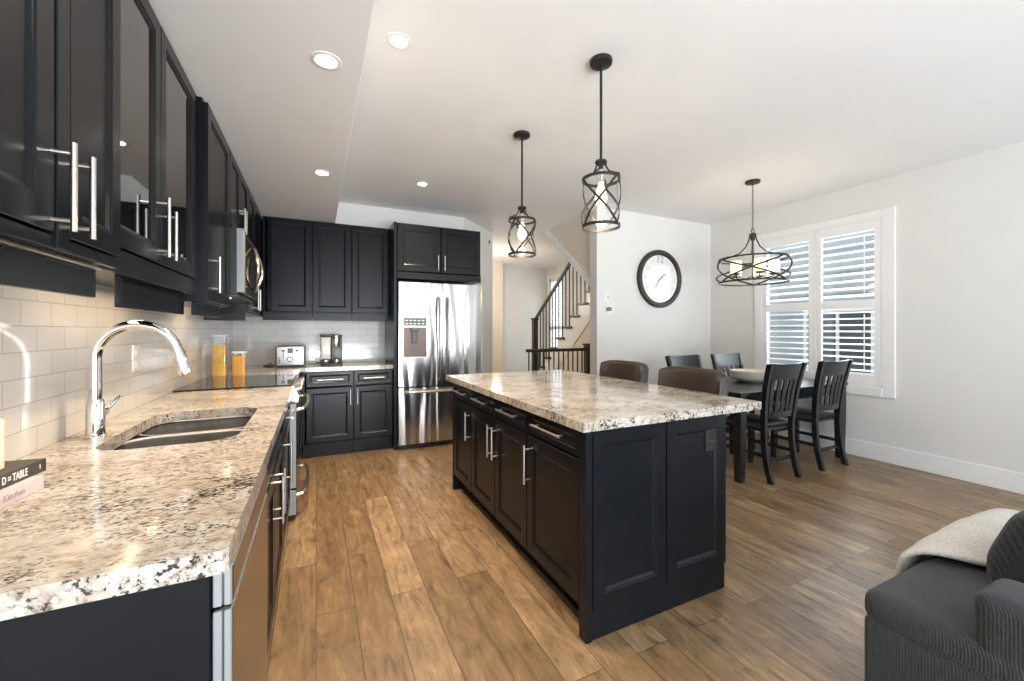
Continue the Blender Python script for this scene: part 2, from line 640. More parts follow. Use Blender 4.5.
# right wall with two window openings
WY0, WY1, WZ0, WZ1 = 2.03, 3.23, .72, 2.41
FY0, FY1, FZ0, FZ1 = 7.75, 8.36, .35, 2.50
b = MB()
b.box(RW, RW + .14, PW - .1, WY0, 0, CH, 0)
b.box(RW, RW + .14, WY1, FY0, 0, CH, 0)
b.box(RW, RW + .14, FY1, 8.6, 0, CH, 0)
b.box(RW, RW + .14, WY0, WY1, 0, WZ0, 0)
b.box(RW, RW + .14, WY0, WY1, WZ1, CH, 0)
b.box(RW, RW + .14, FY0, FY1, 0, FZ0, 0)
b.box(RW, RW + .14, FY0, FY1, FZ1, CH, 0)
struct('wall_right', b, M['wall'])
# rear wall with the patio doors that light the room
b = MB()
b.box(LW, -.62, PW - .12, PW, 0, CH, 0)
b.box(2.30, 3.25, PW - .12, PW, 0, CH, 0)
b.box(4.45, RW, PW - .12, PW, 0, CH, 0)
b.box(-.62, 2.30, PW - .12, PW, 2.45, CH, 0)
b.box(3.25, 4.45, PW - .12, PW, 2.35, CH, 0)
b.box(3.25, 4.45, PW - .12, PW, 0, .55, 0)
struct('wall_rear', b, M['wall'])
b = MB()
for x in (-.62, .34, 1.30, 2.22):
    b.box(x, x + .08, PW - .1, PW - .03, 0.0, 2.45, .003)
b.box(-.62, 2.30, PW - .1, PW - .03, 2.37, 2.45, .003)
b.box(-.62, 2.30, PW - .1, PW - .03, 0.0, .1, .003)
d1 = struct('door_1', b, M['trim'])
MB().box(-.58, 2.26, PW - .07, PW - .06, .06, 2.40, 0).build('pane', M['glass'], d1, False)
b = MB()
for x in (3.25, 3.82, 4.39):
    b.box(x, x + .06, PW - .1, PW - .03, .55, 2.35, .003)
b.box(3.25, 4.45, PW - .1, PW - .03, 2.29, 2.35, .003)
b.box(3.25, 4.45, PW - .1, PW - .03, .55, .61, .003)
d1 = struct('window_3', b, M['trim'])
MB().box(3.29, 4.41, PW - .07, PW - .06, .58, 2.32, 0).build('pane', M['glass'], d1, False)
# baseboards
struct('baseboard_right', MB().box(RW - .016, RW, PW, 3.96, 0, .165, .004), M['trim'])
struct('baseboard_front', MB().box(3.03, RW - .016, 3.944, 3.96, 0, .165, .004), M['trim'])
struct('baseboard_far', MB().box(3.72, RW, 8.484, 8.5, 0, .14, .004), M['trim'])
# backsplash tiles
struct('wall_tile_left', MB().box(LW, LW + .008, 0.2, BW, .90, 1.52, 0), M['tile_l'])
struct('wall_tile_back', MB().box(LW + .008, .75, BW - .008, BW, .90, 1.50, 0), M['tile_b'])

# ------------------------------------------------------------------ windows with shutters


def louvers(b, y0, y1, z0, z1, n, tilt, xc, chord=.074):
    p = (z1 - z0) / n
    for i in range(n):
        zc = z0 + p * (i + .5)
        c, s_ = cos(tilt) * chord / 2, sin(tilt) * chord / 2
        nx, nz = -sin(tilt), cos(tilt)
        pts = []
        for u, t in ((-1, 0), (-.5, .0045), (.0, .0055), (.5, .0045), (1, 0), (.5, -.0045), (0, -.0055), (-.5, -.0045)):
            pts.append((xc + c * u + nx * t, zc + s_ * u + nz * t))
        b.prism(pts, 'y', y0, y1)


wn = struct('window_1', MB().box(RW - .02, RW + .0, WY1, WY1 + .09, WZ0 - .09, WZ1 + .07, .004)
            .box(RW - .02, RW, WY0 - .1, WY0, WZ0 - .09, WZ1 + .07, .004)
            .box(RW - .02, RW, WY0, WY1, WZ1, WZ1 + .07, .004)
            .box(RW - .024, RW, WY0, WY1, WZ0 - .09, WZ0, .004), M['trim'])
wn.name = 'window_1'
fr = MB()
fr.box(RW - .018, RW + .12, WY0, WY0 + .012, WZ0, WZ1, .002)
fr.box(RW - .018, RW + .12, WY1 - .012, WY1, WZ0, WZ1, .002)
fr.box(RW - .018, RW + .12, WY0, WY1, WZ1 - .02, WZ1, .002)
fr.box(RW - .018, RW + .12, WY0, WY1, WZ0, WZ0 + .02, .002)
fr.box(RW - .016, RW + .12, 2.617, 2.643, WZ0, WZ1, .002)
fr.box(RW + .09, RW + .12, WY0, WY1, 1.52, 1.57, .002)
fr.build('frame', M['trim'], wn)
MB().box(RW + .10, RW + .104, WY0, WY1, WZ0, WZ1, 0).build('pane', M['glass'], wn, False)
xs = RW - .002
for (y0, y1) in ((2.045, 2.615), (2.645, 3.215)):
    b = MB()
    b.box(xs - .014, xs + .014, y0, y0 + .05, WZ0 + .022, WZ1 - .021, .003)
    b.box(xs - .014, xs + .014, y1 - .05, y1, WZ0 + .022, WZ1 - .021, .003)
    b.box(xs - .014, xs + .014, y0 + .05, y1 - .05, WZ1 - .12, WZ1 - .021, .003)
    b.box(xs - .014, xs + .014, y0 + .05, y1 - .05, WZ0 + .022, WZ0 + .12, .003)
    b.box(xs - .014, xs + .014, y0 + .05, y1 - .05, 1.51, 1.60, .003)
    sp_ = b.build('shutter_panel', M['trim'], wn)
    b = MB()
    louvers(b, y0 + .05, y1 - .05, 1.605, WZ1 - .125, 9, radians(24), xs + .006, .078)
    louvers(b, y0 + .05, y1 - .05, WZ0 + .125, 1.505, 10, radians(9), xs + .006)
    b.build('louver_slats', M['trim'], sp_)
    b = MB()
    yc = y0 + .12 if y0 < 2.3 else y0 + .47
    b.cyl((xs - .038, yc, 1.66), (xs - .038, yc, WZ1 - .17), .005, n=8)
    b.cyl((xs - .038, yc, WZ0 + .16), (xs - .038, yc, 1.45), .005, n=8)
    b.build('tilt_rod', M['trim'], sp_)

wn2 = struct('window_2', MB().box(RW - .02, RW, FY1, FY1 + .08, FZ0 - .08, FZ1 + .08, .003)
             .box(RW - .02, RW, FY0 - .08, FY0, FZ0 - .08, FZ1 + .08, .003)
             .box(RW - .02, RW, FY0, FY1, FZ1, FZ1 + .08, .003)
             .box(RW - .02, RW, FY0, FY1, FZ0 - .08, FZ0, .003), M['trim'])
b = MB()
b.box(RW + .0, RW + .03, FY0, FY0 + .06, FZ0, FZ1, .002)
b.box(RW + .0, RW + .03, FY1 - .06, FY1, FZ0, FZ1, .002)
for z in (FZ0, 1.30, FZ1 - .08):
    b.box(RW + .0, RW + .03, FY0, FY1, z, z + .08, .002)
sp_ = b.build('shutter_panel', M['trim'], wn2)
b = MB()
louvers(b, FY0 + .06, FY1 - .06, FZ0 + .08, 1.30, 10, radians(20), RW + .02, .07)
louvers(b, FY0 + .06, FY1 - .06, 1.38, FZ1 - .08, 12, radians(25), RW + .02, .07)
b.build('louver_slats', M['trim'], sp_)
MB().box(RW + .10, RW + .104, FY0, FY1, FZ0, FZ1, 0).build('pane', M['glass'], wn2, False)

# outdoors: the neighbour's house beyond the dining window
g = struct('ground_outside', MB().box(RW + .2, 14, -8, 16, -.5, -.45, 0), M['lawn'])
nh = thing('neighbour_house', 'grey sided house seen through the dining room shutters', 'house', (8.6, 4.5, -.45))
b = MB()
for i in range(26):
    z = -.45 + i * .2
    b.prism([(8.6, z), (8.57, z), (8.59, z + .2), (8.6, z + .2)], 'y', -1, 12)
b.box(8.6, 8.8, -1, 12, -.45, 4.75, 0)
b.build('siding_wall', M['siding'], nh, False)
for (y0, y1, z0, z1) in ((3.62, 4.62, .55, 1.62), (6.05, 6.32, .2, 1.75)):
    b = MB()
    b.box(8.52, 8.57, y0 - .07, y0, z0 - .07, z1 + .07, .003).box(8.52, 8.57, y1, y1 + .07, z0 - .07, z1 + .07, .003)
    b.box(8.52, 8.57, y0, y1, z0 - .07, z0, .003).box(8.52, 8.57, y0, y1, z1, z1 + .07, .003)
    if y1 - y0 > .5: b.box(8.53, 8.57, (y0 + y1) / 2 - .025, (y0 + y1) / 2 + .025, z0, z1, .002)
    wf = b.build('window', M['trim'], nh)
    MB().box(8.545, 8.56, y0, y1, z0, z1, 0).build('pane', M['ext_glass'], wf, False)

# ------------------------------------------------------------------ cabinet builder


def carcass(x0, x1, y0, y1, z0, z1, open_side, t=.018, shelf=()):
    """boards of a cabinet box, open towards open_side ('+x','-x','-y')"""
    b = MB()
    b.box(x0, x1, y0, y1, z0, z0 + t, .001)
    b.box(x0, x1, y0, y1, z1 - t, z1, .001)
    if open_side in ('+x', '-x'):
        b.box(x0, x1, y0, y0 + t, z0 + t, z1 - t, .001)
        b.box(x0, x1, y1 - t, y1, z0 + t, z1 - t, .001)
        xb = x0 if open_side == '+x' else x1 - t
        b.box(xb, xb + t, y0 + t, y1 - t, z0 + t, z1 - t, .001)
    else:
        b.box(x0, x0 + t, y0, y1, z0 + t, z1 - t, .001)
        b.box(x1 - t, x1, y0, y1, z0 + t, z1 - t, .001)
        b.box(x0 + t, x1 - t, y1 - t, y1, z0 + t, z1 - t, .001)
    for z in shelf:
        b.box(x0 + t, x1 - t, y0 + t, y1 - t, z, z + t, .001)
    return b


G = .006
FX, FD = -.51, .020      # plane behind the near upper doors


def front_px(parent, x, y0, y1, z0, z1, name='door', fw=.06, handle=None, glass=False, t=.02):
    """a front facing +x"""
    f = MB().framed((x, y0 + G / 2, z0 + G / 2), Y, Z, y1 - y0 - G, z1 - z0 - G, t, fw, fill=not glass).build(name, M['cab'], parent, False)
    if glass:
        MB().box(x + .006, x + .010, y0 + fw, y1 - fw, z0 + fw, z1 - fw, 0).build('glass_pane', M['cab_glass'], f, False)
    if handle:
        c, ax, L = handle
        MB().handle(c, ax, X, L).build('handle', M['nickel'], f)
    return f


def front_my(parent, y, x0, x1, z0, z1, name='door', fw=.06, handle=None, t=.02):
    """a front facing -y"""
    f = MB().framed((x0 + G / 2, y, z0 + G / 2), X, Z, x1 - x0 - G, z1 - z0 - G, t, fw).build(name, M['cab'], parent, False)
    if handle:
        c, ax, L = handle
        MB().handle(c, ax, -Y, L).build('handle', M['nickel'], f)
    return f


# --- upper cabinets on the left wall
UB = 1.46      # underside of doors/boxes
# near two-door cabinet
c = thing('wall_cabinet', 'near black wall cabinet with two solid doors above the stacked books', 'cabinet', (LW, .75, UB), 'black wall cabinets')
carcass(LW, FX, .72, 1.50, UB + .005, SO, '+x').build('body', M['cab'], c, False)
front_px(c, FX, .72, 1.18, UB + .03, SO - .01, handle=((FX + .02, 1.165, 1.588), Z, .185))
front_px(c, FX, 1.235, 1.50, UB + .03, SO - .01, fw=.05, handle=((FX + .02, 1.245, 1.588), Z, .185))
MB().box(FX, FX + .022, 1.183, 1.232, UB + .002, SO - .01, .002).build('centre_post', M['cab'], c)
MB().box(FX, FX + .016, .72, 1.50, UB, UB + .028, .002).build('bottom_rail', M['cab'], c)
MB().box(-.56, -.542, .45 + .27, 1.498, 1.378, UB, .002).build('valance', M['cab'], c)
ls = MB().box(-.541, -.525, .74, 1.49, UB - .007, UB, .001).build('light_strip', M['nickel'], c)

# glass-door cabinet
FXB = -.545
c = thing('wall_cabinet', 'black wall cabinet with two glass doors above the faucet', 'cabinet', (LW, 2.0, UB), 'black wall cabinets')
carcass(LW, FXB, 1.505, 2.495, UB + .01, SO, '+x', shelf=(1.80, 2.12)).build('body', M['cab'], c, False)
front_px(c, FXB, 1.505, 1.955, UB + .075, SO - .01, handle=((FXB + .02, 1.915, 1.67), Z, .22), glass=True, fw=.055)
front_px(c, FXB, 1.955, 2.45, UB + .075, SO - .01, handle=((FXB + .02, 2.0, 1.655), Z, .19), glass=True, fw=.055)
MB().box(FXB, FXB + .016, 1.505, 2.495, UB - .0, UB + .072, .002).build('bottom_rail', M['cab'], c)
MB().box(FXB, FXB + .016, 2.452, 2.495, UB + .073, SO - .005, .002).build('filler', M['cab'], c)
MB().box(-.60, -.582, 1.78, 2.495, 1.365, UB + .01, .002).build('valance', M['cab'], c)

# tall one-door cabinet left of the microwave
c = thing('wall_cabinet', 'narrow black wall cabinet beside the microwave with one solid door', 'cabinet', (LW, 2.8, UB - .03), 'black wall cabinets')
carcass(LW, FX, 2.50, 3.095, UB - .03, SO, '+x').build('body', M['cab'], c, False)
front_px(c, FX, 2.515, 3.09, UB - .025, SO - .01, handle=((FX + .02, 2.60, 1.58), Z, .19))
MB().box(-.56, -.542, 2.52, 3.095, 1.365, UB - .03, .002).build('valance', M['cab'], c)

# over the microwave
c = thing('wall_cabinet', 'short black wall cabinet directly above the microwave', 'cabinet', (LW, 3.48, 1.95), 'black wall cabinets')
carcass(LW, FX, 3.10, 3.855, 1.955, SO, '+x').build('body', M['cab'], c, False)
front_px(c, FX, 3.10, 3.475, 1.955, SO - .01, fw=.05, handle=((FX + .02, 3.44, 2.07), Z, .17))
front_px(c, FX, 3.48, 3.855, 1.955, SO - .01, fw=.05, handle=((FX + .02, 3.515, 2.07), Z, .17))

# corner
c = thing('wall_cabinet', 'black corner wall cabinet just beyond the microwave with two long handles', 'cabinet', (LW, 4.3, UB - .03), 'black wall cabinets')
carcass(LW, FX, 3.86, BW - .01, UB - .03, SO, '+x').build('body', M['cab'], c, False)
front_px(c, FX, 3.865, 4.27, UB - .02, SO - .01, handle=((FX + .02, 4.20, 1.56), Z, .19))
front_px(c, FX, 4.275, 4.68, UB - .02, SO - .01, handle=((FX + .02, 4.34, 1.56), Z, .19))
MB().box(LW + .01, FX, 3.862, 3.88, 1.365, UB - .03, .002).build('valance', M['cab'], c)

# --- upper cabinets on the back wall
YB = 4.81
for x0, x1, lab in ((-.485, -.038, 'black wall cabinet on the back wall above the toaster, nearest the corner'),
                    (-.034, .350, 'middle black wall cabinet on the back wall above the coffee maker'),
                    (.354, .748, 'black wall cabinet on the back wall next to the fridge')):
    c = thing('wall_cabinet', lab, 'cabinet', ((x0 + x1) / 2, BW, 1.43), 'black wall cabinets')
    carcass(x0, x1, YB, BW - .008, 1.462, SO - .005, '-y').build('body', M['cab'], c, False)
    front_my(c, YB, x0 + (.07 if x0 < -.4 else .006), x1 - .006, 1.478, SO - .015, fw=.05)
    MB().box(x0, x1, YB - .016, YB + .002, 1.392, 1.470, .002).build('valance', M['cab'], c)

# above the fridge
c = thing('wall_cabinet', 'black two-door cabinet above the stainless fridge', 'cabinet', (1.27, BW, 1.86), 'black wall cabinets')
carcass(.785, 1.755, 4.52, BW - .005, 1.85, 2.455, '-y').build('body', M['cab'], c, False)
front_my(c, 4.52, .79, 1.27, 1.93, 2.45, fw=.062, handle=((1.235, 4.50, 2.04), Z, .17))
front_my(c, 4.52, 1.275, 1.75, 1.93, 2.45, fw=.062, handle=((1.31, 4.50, 2.04), Z, .17))
MB().box(.785, 1.755, 4.50, 4.52, 1.85, 1.922, .002).build('bottom_rail', M['cab'], c)
p = MB().box(.752, .782, 4.49, BW - .005, 0.0, 2.455, .002).build('end_panel', M['cab'])
tag(p, 'tall black side panel standing left of the fridge', 'cabinet panel')

# --- base cabinets, back run
YF = 4.55
for x0, x1, lab in ((-.12, .353, 'black base cabinet below the toaster end of the back counter'),
                    (.356, .748, 'black base cabinet below the back counter next to the fridge')):
    c = thing('base_cabinet', lab, 'cabinet', ((x0 + x1) / 2, BW, 0), 'black base cabinets')
    carcass(x0, x1, YF, BW - .005, .13, .872, '-y').build('body', M['cab'], c, False)
    a, d = x0 + (.03 if x0 < 0 else .004), x1 - .004
    xm = (a + d) / 2
    front_my(c, YF, a, d, .715, .868, 'drawer', .03, ((xm, YF - .02, .79), X, (d - a) * .55))
    front_my(c, YF, a, d, .155, .705, 'door', .05, ((d - .03 if x0 < 0 else a + .03, YF - .02, .60), Z, .16))
    MB().box(x0, x1, YF + .045, YF + .06, 0, .13, .001).build('plinth', M['cab'], c)

# --- base run, left wall
XF = -.175
dw = thing('dishwasher', 'stainless dishwasher at the open end of the left counter', 'dishwasher', (-.45, 1.18, 0))
MB().box(-.72, XF, .90, 1.45, .10, .868, .003).build('body', M['cab_in'], dw)
for z0, z1, nm in ((.105, .795, 'door'), (.803, .870, 'control_panel')):
    d = MB().box(XF + .016, -.134, .878, 1.452, z0, z1, .004).build(nm, M['steel_d'], dw)
    b = MB()
    b.box(XF + .012, XF + .026, .868, .878, z0, z1, .002).box(XF + .028, -.135, .868, .878, z0, z1, .002)
    b.build('edge_plate', M['bright_edge'], d)
MB().box(-.70, -.21, .90, 1.45, 0, .10, .001).build('plinth', M['black_plastic'], dw)
p = MB().box(LW + .01, XF + .010, .862, .890, 0, .872, .002).build('end_panel', M['cab'])
tag(p, 'broad black end panel closing the near end of the left counter', 'cabinet panel')
c = thing('base_cabinet', 'black sink base cabinet with two doors below the kitchen sink', 'cabinet', (-.45, 1.95, 0), 'black base cabinets')
carcass(LW + .010, XF, 1.462, 2.44, .11, .868, '+x').build('body', M['cab'], c, False)
front_px(c, XF, 1.464, 2.438, .72, .866, 'false_front', .04)
front_px(c, XF, 1.464, 1.95, .125, .712, handle=((XF + .02, 1.90, .60), Z, .19))
front_px(c, XF, 1.952, 2.438, .125, .712, handle=((XF + .02, 2.00, .60), Z, .19))
MB().box(-.245, -.23, 1.462, 2.44, 0, .11, .001).build('plinth', M['cab'], c)
c = thing('base_cabinet', 'black base cabinet between the sink cabinet and the range', 'cabinet', (-.45, 2.77, 0), 'black base cabinets')
carcass(LW + .010, XF, 2.445, 3.095, .11, .868, '+x').build('body', M['cab'], c, False)
front_px(c, XF, 2.447, 3.093, .72, .866, 'drawer', .04, ((XF + .02, 2.77, .79), Y, .28))
front_px(c, XF, 2.447, 3.093, .125, .712, handle=((XF + .02, 2.52, .58), Z, .22))
MB().box(-.245, -.23, 2.445, 3.095, 0, .11, .001).build('plinth', M['cab'], c)
c = thing('base_cabinet', 'black corner base cabinet beyond the range below the jars', 'cabinet', (-.45, 4.3, 0), 'black base cabinets')
carcass(LW + .010, XF, 3.865, BW - .01, .11, .868, '+x').build('body', M['cab'], c, False)
front_px(c, XF, 3.867, 4.50, .125, .866, fw=.06)
MB().box(-.245, -.23, 3.865, 4.54, 0, .11, .001).build('plinth', M['cab'], c)

# ------------------------------------------------------------------ countertops


def rrect(x0, x1, y0, y1, r, n=6):
    pts = []
    for cx, cy, a0 in ((x1 - r, y1 - r, 0), (x0 + r, y1 - r, 90), (x0 + r, y0 + r, 180), (x1 - r, y0 + r, 270)):
        for k in range(n + 1):
            a = radians(a0 + 90 * k / n)
            pts.append((cx + r * cos(a), cy + r * sin(a)))
    return pts


def slab_with_hole(outer, hole, z0, z1):
    b = MB()
    for z in (z0, z1):
        o = b.ring([(x, y, z) for x, y in outer])
        es = [b.bm.edges.new((o[i], o[(i + 1) % len(o)])) for i in range(len(o))]
        if hole:
            h = b.ring([(x, y, z) for x, y in hole])
            es += [b.bm.edges.new((h[i], h[(i + 1) % len(h)])) for i in range(len(h))]
        bmesh.ops.triangle_fill(b.bm, use_beauty=True, use_dissolve=True, edges=es)
        if z == z0:
            lo = (o, h if hole else None)
        else:
            b.bridge(lo[0], o)
            if hole: b.bridge(lo[1], h)
    return b


SINK = (-.640, -.250, 1.685, 2.36)
ct = slab_with_hole([(LW + .009, .842), (-.144, .842), (-.136, .850), (-.136, 3.098), (LW + .009, 3.098)], rrect(*SINK, .095), .874, .914).build('countertop', M['granite'])
tag(ct, 'beige speckled granite countertop around the sink on the left wall', 'countertop')
ct = slab_with_hole([(LW + .009, 3.864), (-.136, 3.864), (-.136, 4.515), (.750, 4.515), (.750, BW - .009), (LW + .009, BW - .009)], None, .874, .914).build('countertop', M['granite'])
tag(ct, 'speckled granite corner countertop under the toaster and coffee maker', 'countertop')

# sink
sk = thing('sink', 'stainless double bowl sink set under the left granite counter', 'sink', (-.46, 2.0, .72))


def bowl(x0, x1, y0, y1, zt, zb, r):
    b = MB()
    R = [rrect(x0 - .012, x1 + .012, y0 - .012, y1 + .012, r + .012), rrect(x0, x1, y0, y1, r), rrect(x0 + .006, x1 - .006, y0 + .006, y1 - .006, r),
         rrect(x0 + .012, x1 - .012, y0 + .012, y1 - .012, r), rrect(x0 + .03, x1 - .03, y0 + .03, y1 - .03, r * .8)]
    zs = [zt, zt, zt - .02, zb + .02, zb]
    rings = [b.ring([(x, y, z) for x, y in q]) for q, z in zip(R, zs)]
    for a, d in zip(rings, rings[1:]): b.bridge(a, d)
    b.cap(rings[-1])
    return b


o = bowl(SINK[0] - .006, SINK[1] + .006, SINK[2] - .006, 2.052, .872, .69, .090).build('bowl', M['steel_h'], sk)
o = bowl(SINK[0] - .006, SINK[1] + .006, 2.078, SINK[3] + .006, .872, .68, .090).build('bowl', M['steel_h'], sk)
for yy in (1.87, 2.22):
    b = MB()
    z = .691 if yy < 2 else .681
    b.lathe([(.042, z), (.042, z + .003), (.03, z + .004), (.026, z + .001), (.001, z + .001)], (-.46, yy, 0), 24)
    b.build('drain', M['chrome'], sk)

# faucet
FY_ = 1.93
fc = thing('faucet', 'tall chrome gooseneck faucet behind the sink', 'faucet', (-.70, FY_, .914))
b = MB()
b.lathe([(.030, .914), (.030, .920), (.0265, .923), (.0255, 1.035), (.021, 1.045)], (-.70, FY_, 0), 28)
b.build('base', M['chrome'], fc)
b = MB()
pts = [(-.70, FY_, 1.04), (-.70, FY_, 1.12), (-.70, FY_, 1.19)]
R_ = .118
for k in range(1, 19):
    a = pi - radians(168) * k / 18
    pts.append((-.70 + R_ + R_ * cos(a), FY_ - .001 * k, 1.19 + R_ * sin(a)))
b.tube(pts, .0175, 16)
b.build('spout', M['chrome'], fc)
e = Vector(pts[-1])
dv = (e - Vector(pts[-2])).normalized()
b = MB()
b.tube([e, e + dv * .012, e + dv * .075, e + dv * .092], [.0185, .0205, .0225, .020], 18)
h = b.build('spray_head', M['chrome'], fc)
b = MB()
b.box(e.x + .016, e.x + .024, e.y - .008, e.y + .008, e.z - .065, e.z - .03, .003)
b.build('spray_button', M['black_plastic'], h)
b = MB()
b.cyl((-.70, FY_ + .02, .995), (-.70, FY_ + .055, .995), .019, n=18)
b.tube([(-.70, FY_ + .052, .995), (-.685, FY_ + .075, 1.01), (-.66, FY_ + .085, 1.05)], [.008, .006, .005], 10)
b.build('lever_handle', M['chrome'], fc)

# wall plates


def plate(name, label, o, eu, ev, w, h, cat, parts, m=None):
    """thin plate centred on o; parts = list of (name, du, dv, w, h, t, mat)"""
    o, eu, ev = Vector(o), Vector(eu), Vector(ev)
    t = thing(name, label, cat, tuple(o))
    MB().slab(o - eu * w / 2 - ev * h / 2, eu, ev, w, h, .006).build('plate', m or M['white_plastic'], t)
    en = eu.cross(ev)
    for (n, du, dv_, pw, ph, pt, pm) in parts:
        MB().slab(o + eu * (du - pw / 2) + ev * (dv_ - ph / 2) + en * .005, eu, ev, pw, ph, pt).build(n, pm, t)
    return t


plate('wall_outlet', 'white outlet plate on the tiles right of the faucet', (LW + .008, 2.55, 1.155), Y, Z, .075, .125, 'outlet',
      [('socket', 0, .028, .035, .03, .004, M['white_plastic']), ('socket', 0, -.028, .035, .03, .004, M['white_plastic'])])
plate('light_switch', 'white switch plate on the clock wall above the thermostat', (3.17, 3.96, 1.69), X, Z, .075, .12, 'switch',
      [('rocker', -.012, 0, .033, .066, .004, M['white_plastic']), ('dimmer', .02, 0.0, .008, .03, .006, M['grey_plastic'])])
plate('thermostat', 'white thermostat with grey display below the switch on the clock wall', (3.215, 3.96, 1.535), X, Z, .14, .10, 'thermostat',
      [('display', -.015, .01, .07, .045, .014, M['display']), ('button_panel', .05, 0, .025, .08, .012, M['white_plastic'])])
plate('wall_sensor', 'tiny dark wall sensor high on the angled wall', (2.33, 5.638, 2.60), Vector((.74, .67, 0)).normalized(), Z, .04, .05, 'sensor',
      [('eye', 0, 0, .02, .02, .012, M['grey_plastic'])], M['grey_plastic'])

# ------------------------------------------------------------------ range and microwave
rg = thing('range', 'slide-in stainless range with black glass cooktop in the left counter', 'stove', (-.45, 3.48, 0))
MB().box(-.76, -.175, 3.105, 3.858, .03, .905, .003).build('body', M['black_plastic'], rg)
b = MB()
b.box(LW + .010, -.150, 3.100, 3.862, .906, .924, .004)
b.build('cooktop', M['glass_black'], rg)
b = MB()
b.prism([(-.175, .905), (-.140, .918), (-.105, .845), (-.110, .805), (-.175, .805)], 'y', 3.105, 3.858)
cp = b.build('control_panel', M['steel'], rg, False)
for y in (3.19, 3.31, 3.48, 3.65, 3.77):
    b = MB()
    q, n = Vector((-.122, y, .878)), Vector((.9, 0, .43))
    b.tube([q, q + n * .012, q + n * .034, q + n * .038], [.022, .020, .018, .014], 16)
    b.build('knob', M['nickel'], cp)
d = MB().box(-.175, -.118, 3.105, 3.858, .225, .798, .004).build('oven_door', M['steel'], rg)
MB().box(-.172, -.121, 3.1015, 3.1048, .228, .795, .001).build('edge_plate', M['bright_edge'], d)  # plate added to give the steel door edge its reflected brightness
MB().box(-.1185, -.116, 3.19, 3.775, .33, .66, .002).build('oven_window', M['glass_black'], d)
b = MB()
b.tube([(-.120, 3.15, .745), (-.085, 3.155, .750), (-.062, 3.22, .752), (-.055, 3.48, .752), (-.062, 3.74, .752), (-.085, 3.805, .750), (-.120, 3.81, .745)], .0125, 12)
b.build('handle', M['nickel'], d)
d = MB().box(-.175, -.118, 3.105, 3.858, .045, .215, .004).build('drawer', M['steel'], rg)
MB().box(-.172, -.121, 3.1015, 3.1048, .048, .212, .001).build('edge_plate', M['bright_edge'], d)  # added plate, pale for the light reflected on the drawer edge
b = MB()
b.tube([(-.120, 3.15, .165), (-.085, 3.155, .17), (-.062, 3.22, .172), (-.055, 3.48, .172), (-.062, 3.74, .172), (-.085, 3.805, .17), (-.120, 3.81, .165)], .0125, 12)
b.build('handle', M['nickel'], d)
MB().box(-.70, -.22, 3.12, 3.84, 0, .03, .001).build('plinth', M['black_plastic'], rg)

mw = thing('microwave', 'stainless over-the-range microwave with a curved oval handle', 'microwave', (LW, 3.48, 1.52))
MB().box(LW + .009, -.455, 3.102, 3.855, 1.515, 1.945, .003).build('body', M['black_plastic'], mw)
d = MB().box(-.455, -.425, 3.106, 3.855, 1.53, 1.94, .004).build('door', M['black_plastic'], mw)
MB().box(-.458, -.418, 3.100, 3.17, 1.53, 1.94, .004).build('door_frame', M['bright_edge'], d)  # flat pale grey stands in for bright reflections on the steel
MB().box(-.426, -.422, 3.20, 3.62, 1.58, 1.90, .002).build('door_window', M['glass_black'], d)
b = MB()
for sg in (-1, 1):
    b.tube([(-.412 + .035 * sin(pi * k / 14), 3.56 + sg * .12 * sin(pi * k / 14) + .0, 1.575 + .31 * k / 14) for k in range(15)], .0125, 10)
b.build('handle', M['nickel'], d)
MB().box(-.425, -.422, 3.70, 3.84, 1.56, 1.92, .001).build('keypad', M['glass_black'], d)
b = MB()
b.box(-.76, -.45, 3.14, 3.82, 1.508, 1.5165, .002)
b.build('vent_grille', M['grey_plastic'], mw)
MB().box(-.60, -.52, 3.20, 3.34, 1.503, 1.510, .001).build('task_light', M['led'], mw)

# ------------------------------------------------------------------ fridge
fg = thing('refrigerator', 'stainless french door fridge with water dispenser on the back wall', 'fridge', (1.255, 4.8, 0))
FY = 4.435
MB().box(.795, 1.745, FY + .055, BW - .03, .02, 1.80, .004).build('body', M['grey_plastic'], fg)


def bulged(b, x0, x1, z0, z1, yb, t, bulge=.012, n=10):
    top, = [[]]
    pts = []
    for k in range(n + 1):
        u = k / n
        pts.append((x0 + (x1 - x0) * u, yb - t - bulge * (1 - (2 * u - 1) ** 2)))
    poly = [(x0, yb)] + pts + [(x1, yb)]
    b.prism(poly, 'z', z0, z1)
    return b


dl = bulged(MB(), .795, 1.268, .682, 1.805, FY + .05, .05).build('door', M['steel'], fg, ang=25)
dr = bulged(MB(), 1.275, 1.745, .682, 1.805, FY + .05, .05).build('door', M['steel'], fg, ang=25)
fz = bulged(MB(), .795, 1.745, .06, .668, FY + .05, .05, .010).build('freezer_drawer', M['steel'], fg, ang=25)
for dd, xx in ((dl, 1.222), (dr, 1.322)):
    b = MB()
    pts = [(xx, FY - .012, .73), (xx, FY - .045, .745)] + [(xx, FY - .05 - .022 * sin(pi * k / 12), .76 + .86 * k / 12) for k in range(13)] + [(xx, FY - .045, 1.635), (xx, FY - .012, 1.65)]
    b.tube(pts, .0125, 12)
    b.build('handle', M['steel'], dd)
b = MB()
pts = [(.88, FY - .010, .625), (.885, FY - .05, .625)] + [(.90 + .74 * k / 12, FY - .055 - .014 * sin(pi * k / 12), .625) for k in range(13)] + [(1.655, FY - .05, .625), (1.66, FY - .010, .625)]
b.tube(pts, .0135, 12)
b.build('handle', M['nickel'], fz)
b = MB()
b.box(.830, 1.098, FY - .019, FY + .01, .985, 1.435, .004)
dsp = b.build('water_dispenser', M['nickel'], dl)
b = MB()
b.box(.842, 1.086, FY - .0215, FY - .017, 1.335, 1.42, .002)
b.build('dispenser_panel', M['grey_plastic'], dsp)
b = MB()
